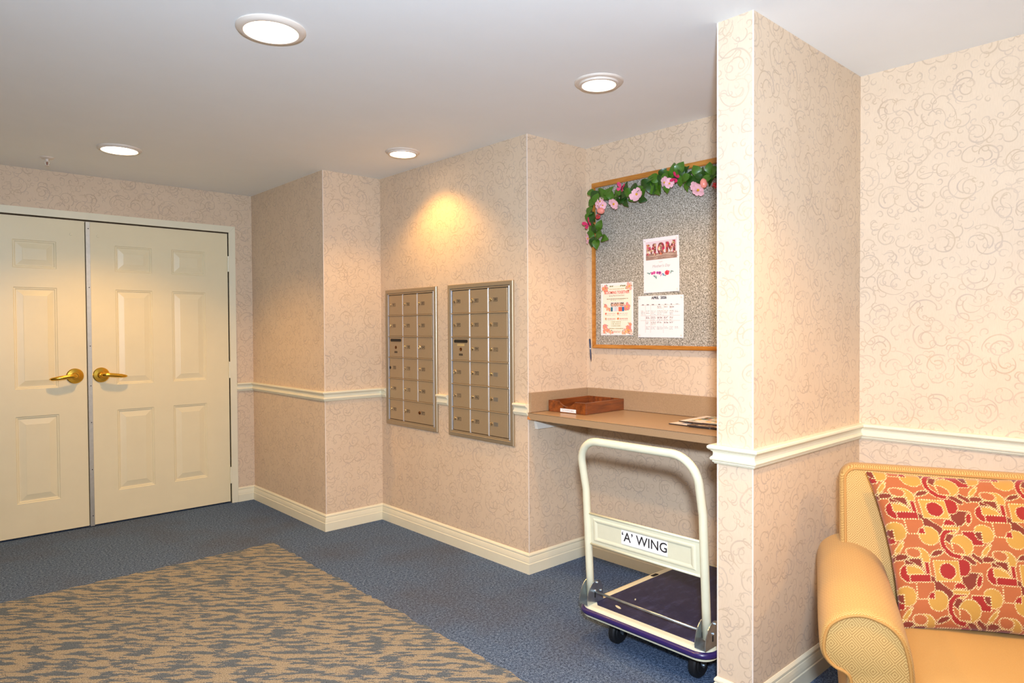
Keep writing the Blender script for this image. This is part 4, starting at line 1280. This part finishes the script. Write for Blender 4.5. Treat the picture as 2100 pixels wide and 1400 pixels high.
def smooth_outline(pts, n):
    """resample an open polyline with a Catmull-Rom curve"""
    P = [Vector((p[0], p[1])) for p in pts]
    out_ = []
    for i in range(len(P) - 1):
        p0 = P[max(i - 1, 0)]; p1 = P[i]; p2 = P[i + 1]; p3 = P[min(i + 2, len(P) - 1)]
        for k in range(n):
            tt = k / n
            out_.append(0.5 * ((2 * p1) + (p2 - p0) * tt + (2 * p0 - 5 * p1 + 4 * p2 - p3) * tt * tt + (3 * p1 - p0 - 3 * p2 + p3) * tt ** 3))
    out_.append(P[-1])
    return out_
ARM = [(0.104, 0.125), (0.103, 0.25), (0.103, 0.36), (0.102, 0.402), (0.097, 0.420), (0.085, 0.430), (0.066, 0.437), (0.049, 0.452), (0.039, 0.474), (0.040, 0.505), (0.050, 0.538), (0.070, 0.559), (0.094, 0.572), (0.118, 0.578), (0.140, 0.578), (0.162, 0.572), (0.186, 0.561), (0.206, 0.543), (0.220, 0.519), (0.229, 0.486), (0.234, 0.452), (0.236, 0.40), (0.236, 0.25), (0.236, 0.125)]
AO = smooth_outline(ARM, 3)
def arm(mirror):
    f = (lambda w: w) if not mirror else (lambda w: 2 * WC - w)
    cxm = sum(p.x for p in AO) / len(AO); cym = sum(p.y for p in AO) / len(AO)
    nr = []
    for i in range(len(AO)):
        d = AO[min(i + 1, len(AO) - 1)] - AO[max(i - 1, 0)]
        nr.append(Vector((-d.y, d.x)).normalized())
    rows = []
    for u, off in ((1.918, 0.0), (1.921, 0.005), (1.930, 0.009), (1.95, 0.0105), (2.05, 0.012), (2.2, 0.012), (2.35, 0.011), (2.5, 0.010), (2.64, 0.010)):
        rows.append([ch(u, f(p.x + q.x * off), p.y + q.y * off) for p, q in zip(AO, nr)])
    o = uvgrid('arm', rows, M['gold'], chair)
    tubeobj('arm_piping', [ch(1.917, f(p.x), p.y) for p in AO], 0.0042, M['goldpipe'], o, 8)
    return o
arm(False); arm(True)
def rounded_block(name, fn, W, H, T, r, mat, parent, crown=0.0, nseg=6, er=0.02, erf=None):
    """a cushion: rounded-rectangle outline W x H in the fn plane, thickness T along fn's third axis, edges rounded"""
    ol = []
    for cx, cy, a0 in ((W / 2 - r, H / 2 - r, 0), (-W / 2 + r, H / 2 - r, 90), (-W / 2 + r, -H / 2 + r, 180), (W / 2 - r, -H / 2 + r, 270)):
        for k in range(nseg + 1):
            th = math.radians(a0 + 90 * k / nseg)
            ol.append((cx + r * math.cos(th), cy + r * math.sin(th), math.cos(th), math.sin(th)))
    prof = [(-0.6, 0.0), (-0.3, 0.0)]
    for k in range(5):
        th = math.pi / 2 * k / 4
        prof.append((-er * (1 - math.sin(th)), er * (1 - math.cos(th))))
    ef = erf or er
    for k in range(5):
        th = math.pi / 2 * k / 4
        prof.append((-ef * (1 - math.cos(th)), T - ef * (1 - math.sin(th))))
    bm = bmesh.new(); uvl = bm.loops.layers.uv.new('UVMap')
    def ringp(scale, ins, h):
        return [((p[0] + p[2] * ins) * scale, (p[1] + p[3] * ins) * scale, h) for p in ol]
    rings_ = [ringp(0.02, 0, -0.0), ringp(0.55, 0, 0.0), ringp(0.85, 0, 0.0)]
    rings_ += [ringp(1.0, i_, h) for i_, h in prof[2:]]
    rings_ += [ringp(0.85, 0, T + crown * 0.45), ringp(0.55, 0, T + crown * 0.85), ringp(0.02, 0, T + crown)]
    V_ = [[bm.verts.new(fn(*q)) for q in rg] for rg in rings_]
    n = len(ol)
    for i in range(len(V_) - 1):
        for j in range(n):
            f = bm.faces.new((V_[i][j], V_[i][(j + 1) % n], V_[i + 1][(j + 1) % n], V_[i + 1][j]))
            for lp, (aa, bb) in zip(f.loops, ((i, j), (i, (j + 1) % n), (i + 1, (j + 1) % n), (i + 1, j))):
                q = rings_[aa][bb]
                lp[uvl].uv = (q[0], q[1] + q[2])
    bm.faces.new(V_[0]); bm.faces.new(V_[-1][::-1])
    me = bpy.data.meshes.new(name)
    bmesh.ops.recalc_face_normals(bm, faces=bm.faces)
    bm.to_mesh(me); bm.free()
    return link(name, me, mat, parent, True), ol
# back: leaning block with boxed edge
BT = math.radians(20)
def backfn(a_, b_, c_):
    # a_: across, b_: up along the back, c_: thickness towards the sitter
    u = 2.625 + (b_) * math.sin(BT) - c_ * math.cos(BT)
    z = 0.575 + b_ * math.cos(BT) + c_ * math.sin(BT) * 0.3
    return ch(u, WC + a_, z)
bo, ol = rounded_block('back', backfn, 0.872, 0.535, 0.105, 0.055, M['gold'], chair, 0.012, 8, 0.016, 0.024)
tubeobj('back_piping', [backfn(p[0] - p[2] * 0.017, p[1] - p[3] * 0.017, 0.1045) for p in ol], 0.0040, M['goldpipe'], bo, 8, 1.0, True)
rounded_block('outer_back', lambda a_, b_, c_: ch(2.735 - c_ + b_ * 0.14, WC + a_, 0.455 + b_), 0.86, 0.66, 0.10, 0.05, M['goldplain'], chair, 0.0, 6, 0.02)
rounded_block('seat_cushion', lambda a_, b_, c_: ch(2.235 + b_, WC + a_, 0.285 + c_), 0.598, 0.60, 0.122, 0.04, M['goldplain'], chair, 0.008, 6, 0.035)
rounded_block('front_rail', lambda a_, b_, c_: ch(1.960 - c_, WC + a_, 0.21 + b_), 0.60, 0.175, 0.025, 0.01, M['gold'], chair, 0.0, 3, 0.008)
boxobj('seat_deck', (1.965 - UC, 2.60 - UC, -0.297, 0.297, 0.13, 0.283), M['goldplain'], chair)
for u in (1.965, 2.66):
    for w in (0.17, 2 * WC - 0.17):
        bm = bmesh.new()
        prism(bm, [(-0.022, -0.022), (0.022, -0.022), (0.022, 0.022), (-0.022, 0.022)], lambda p: ch(u + p[0] * 0.75, w + p[1] * 0.75, 0.0), lambda p: ch(u + p[0], w + p[1], 0.128))
        bmo('leg', bm, M['darkwood'], chair)

# ------------------------------------------------------------------ throw pillow with woven shapes
G_, RD, RU, CO, CR_ = (196, 146, 58), (158, 18, 10), (124, 40, 16), (180, 96, 46), (232, 210, 150)
def pattern(X, Y):
    """X, Y arrays in pattern units (tile 690 x 525 with a small shear)"""
    TU, TV, SH = 690.0, 525.0, 65.0
    row = np.floor(Y / TV)
    y = Y - row * TV
    x = np.mod(X - row * 0.0, TU)
    col = np.zeros(X.shape + (3,)); col[:] = CO
    edge = np.zeros(X.shape, bool)
    def paint(sd, c):
        nonlocal edge
        m = sd < 0
        col[m] = c
        edge[m] = False
        edge |= np.abs(sd) < 5.5
    shapes = [
        ('band', -50, 165, 175, 350, 42, RU),
        ('qc', 210, 95, 150, '++', RU),
        ('c', 200, 48, 92, RD, 'x+'),
        ('r', 0, 5, 200, 172, G_), ('c', 105, 90, 66, RD, None),
        ('band', 262, -30, 320, 12, 22, RU),
        ('c', -105, -15, 82, G_, None), ('r', -228, -10, -100, 40, RU), ('tri', -225, -10, -90, 75, RU),
        ('c', -205, 112, 72, RD, None), ('r', -205, 75, -40, 182, RD), ('r', -75, 20, -38, 120, RD),
        ('qe', -220, 120, 135, 72, G_),
        ('r', -160, 182, -15, 312, CO),
        ('c', 445, 290, 78, G_, None), ('r', 275, 275, 425, 392, RD), ('c2', 445, 290, 72, 365, 425, 275, 345, RU),
        ('c', 190, 238, 68, G_, 'y+'), ('c', 190, 228, 48, RD, 'y-'),
        ('c', 5, 325, 80, G_, None), ('qc', -20, 310, 55, '--', RD),
        ('arc', 120, 420, 95, 40, RD), 
        ('c', 255, 395, 88, G_, None), ('qc', 175, 470, 90, '+-', CO),
        ('e', 430, -20, 76, 26, 0.0, RU),
        ('e', 440, 432, 64, 19, -0.95, G_),
        ('e', 545, 470, 60, 40, 0.2, CO), ('band', 330, 480, 380, 520, 20, RU),
        ('e', 350, 160, 22, 60, 0.3, RD), ('e', 40, 470, 60, 22, -0.4, RU),
    ]
    for s in shapes:
        for ox in (-TU, 0, TU):
            for oy in (-TV, 0, TV):
                px = x - ox; py = y - oy
                k = s[0]
                if k == 'c':
                    sd = np.hypot(px - s[1], py - s[2]) - s[3]
                    if s[5] == 'x+': sd = np.maximum(np.maximum(sd, 192 - px), py - 128)
                    if s[5] == 'y+': sd = np.maximum(sd, s[2] - py)
                    if s[5] == 'y-': sd = np.maximum(sd, py - s[2])
                    paint(sd, s[4])
                elif k == 'c2':
                    sd = np.hypot(px - s[1], py - s[2]) - s[3]
                    sd = np.maximum(np.maximum(np.maximum(sd, s[4] - px), px - s[5]), np.maximum(s[6] - py, py - s[7]))
                    paint(sd, s[8])
                elif k == 'qc':
                    sd = np.hypot(px - s[1], py - s[2]) - s[3]
                    sd = np.maximum(sd, (s[1] - px) if s[4][0] == '+' else (px - s[1]))
                    sd = np.maximum(sd, (s[2] - py) if s[4][1] == '+' else (py - s[2]))
                    paint(sd, s[5])
                elif k == 'qe':
                    sd = (np.hypot((px - s[1]) / s[3], (py - s[2]) / s[4]) - 1) * s[4]
                    sd = np.maximum(np.maximum(sd, s[1] - px), py - s[2])
                    paint(sd, s[5])
                elif k == 'r':
                    paint(np.maximum(np.maximum(s[1] - px, px - s[3]), np.maximum(s[2] - py, py - s[4])), s[5])
                elif k == 'tri':
                    q = (px - s[1]) / (s[3] - s[1]); sd = np.maximum(np.maximum((q - 1) * 80, -q * 80), np.maximum(py - (s[2] + (s[4] - s[2]) * np.clip(q, 0, 1)), s[2] - py))
                    paint(sd, s[5])
                elif k == 'e':
                    c_, n_ = math.cos(s[5]), math.sin(s[5])
                    dx = px - s[1]; dy = py - s[2]
                    paint((np.hypot((dx * c_ + dy * n_) / s[3], (-dx * n_ + dy * c_) / s[4]) - 1) * min(s[3], s[4]), s[6])
                elif k == 'band':
                    dx, dy = s[3] - s[1], s[4] - s[2]
                    q = np.clip(((px - s[1]) * dx + (py - s[2]) * dy) / (dx * dx + dy * dy), 0, 1)
                    paint(np.hypot(px - s[1] - q * dx, py - s[2] - q * dy) - s[5], s[6])
                elif k == 'arc':
                    d_ = np.hypot(px - s[1] - 95, py - s[2] + 40)
                    paint(np.maximum(np.abs(d_ - s[3] - 20) - s[4] * 0.5, np.maximum(px - s[1] - 110, s[2] - 150 - py)), s[5])
    dots = (np.mod(x + y * 0.6, 21.0) < 13.0) & (np.mod(y - x * 0.6, 21.0) < 13.0)
    dots = np.mod(np.floor(x / 10.5) + np.floor(y / 10.5), 2) < 1
    col[edge & dots] = CR_
    return col
def pillow():
    W, H, T = 0.604, 0.480, 0.085
    NX, NY = 400, 340
    aa = np.linspace(-1, 1, NX); bb = np.linspace(-1, 1, NY)
    A_, B_ = np.meshgrid(aa, bb)
    ea = 1 - A_ ** 2; eb = 1 - B_ ** 2
    X = W / 2 * A_ * (1 - 0.075 * eb); Y = H / 2 * B_ * (1 - 0.065 * ea)
    X = X * (1 - 0.16 * (1 - B_) / 2)
    th = T * np.power(np.clip(ea, 0, 1), 0.45) * np.power(np.clip(eb, 0, 1), 0.45)
    wr = 0.0020 * np.sin(A_ * 9 + B_ * 13) * ea * eb + 0.003 * np.sin(B_ * 20 + A_ * 3) * np.power(np.abs(A_), 6) * eb
    s = H / 2 / (525.0 * 2.50 / 2)
    patt = pattern(A_ * W / 2 / s * 0.98 + 500, -B_ * H / 2 / s + 612 - 210)
    def mk(name, sign, sub):
        k = sub
        x = X[::k, ::k]; y = Y[::k, ::k]; z = sign * (th + wr)[::k, ::k]
        nh, nw = x.shape
        co = np.stack([x, y, z], -1).reshape(-1, 3)
        i = np.arange(nh - 1)[:, None] * nw + np.arange(nw - 1)[None, :]
        fc = np.stack([i, i + 1, i + nw + 1, i + nw], -1).reshape(-1, 4)
        if sign < 0: fc = fc[:, ::-1]
        me = bpy.data.meshes.new(name)
        me.vertices.add(len(co)); me.vertices.foreach_set('co', co.ravel())
        me.loops.add(fc.size); me.loops.foreach_set('vertex_index', np.ascontiguousarray(fc).ravel().astype(np.int32))
        me.polygons.add(len(fc)); me.polygons.foreach_set('loop_start', np.arange(0, fc.size, 4, dtype=np.int32))
        me.update(calc_edges=True)
        c = patt[::k, ::k].reshape(-1, 3) / 255.0
        c = np.where(c <= 0.04045, c / 12.92, ((c + 0.055) / 1.055) ** 2.4)
        c = np.concatenate([c, np.ones((len(c), 1))], 1)
        at = me.color_attributes.new('Col', 'FLOAT_COLOR', 'POINT')
        at.data.foreach_set('color', c.astype(np.float32).ravel())
        return me
    t = tag(empty('throw_pillow', (0, 0, 0)), 'red, coral and gold geometric throw pillow leaning in the armchair', 'pillow')
    link('front_cover', mk('front_cover', 1, 1), M['pillow'], t, True)
    link('back_cover', mk('back_cover', -1, 3), M['pillow'], t, True)
    # place: local X across (to the right), local Y up the lean, local Z towards the viewer
    u_ = Vector((ca, sa, 0)); w_ = Vector((sa, -ca, 0)); z_ = Vector((0, 0, 1))
    yaw = math.radians(6); lean = math.radians(27)
    xa_ = (w_ * math.cos(yaw) + u_ * math.sin(yaw)).normalized()
    f_ = xa_.cross(z_)   # points to the sitter side or away
    if f_.dot(u_) > 0: f_ = -f_
    ya_ = (z_ * math.cos(lean) - f_ * math.sin(lean)).normalized()
    roll = math.radians(1.0)
    xa2 = xa_ * math.cos(roll) + ya_ * math.sin(roll); ya2 = ya_ * math.cos(roll) - xa_ * math.sin(roll)
    za2 = xa2.cross(ya2)
    c = u_ * 2.455 + w_ * 0.490 + z_ * 0.622
    t.matrix_world = Matrix(((xa2.x, ya2.x, za2.x, c.x), (xa2.y, ya2.y, za2.y, c.y), (xa2.z, ya2.z, za2.z, c.z), (0, 0, 0, 1)))
    return t
pillow()
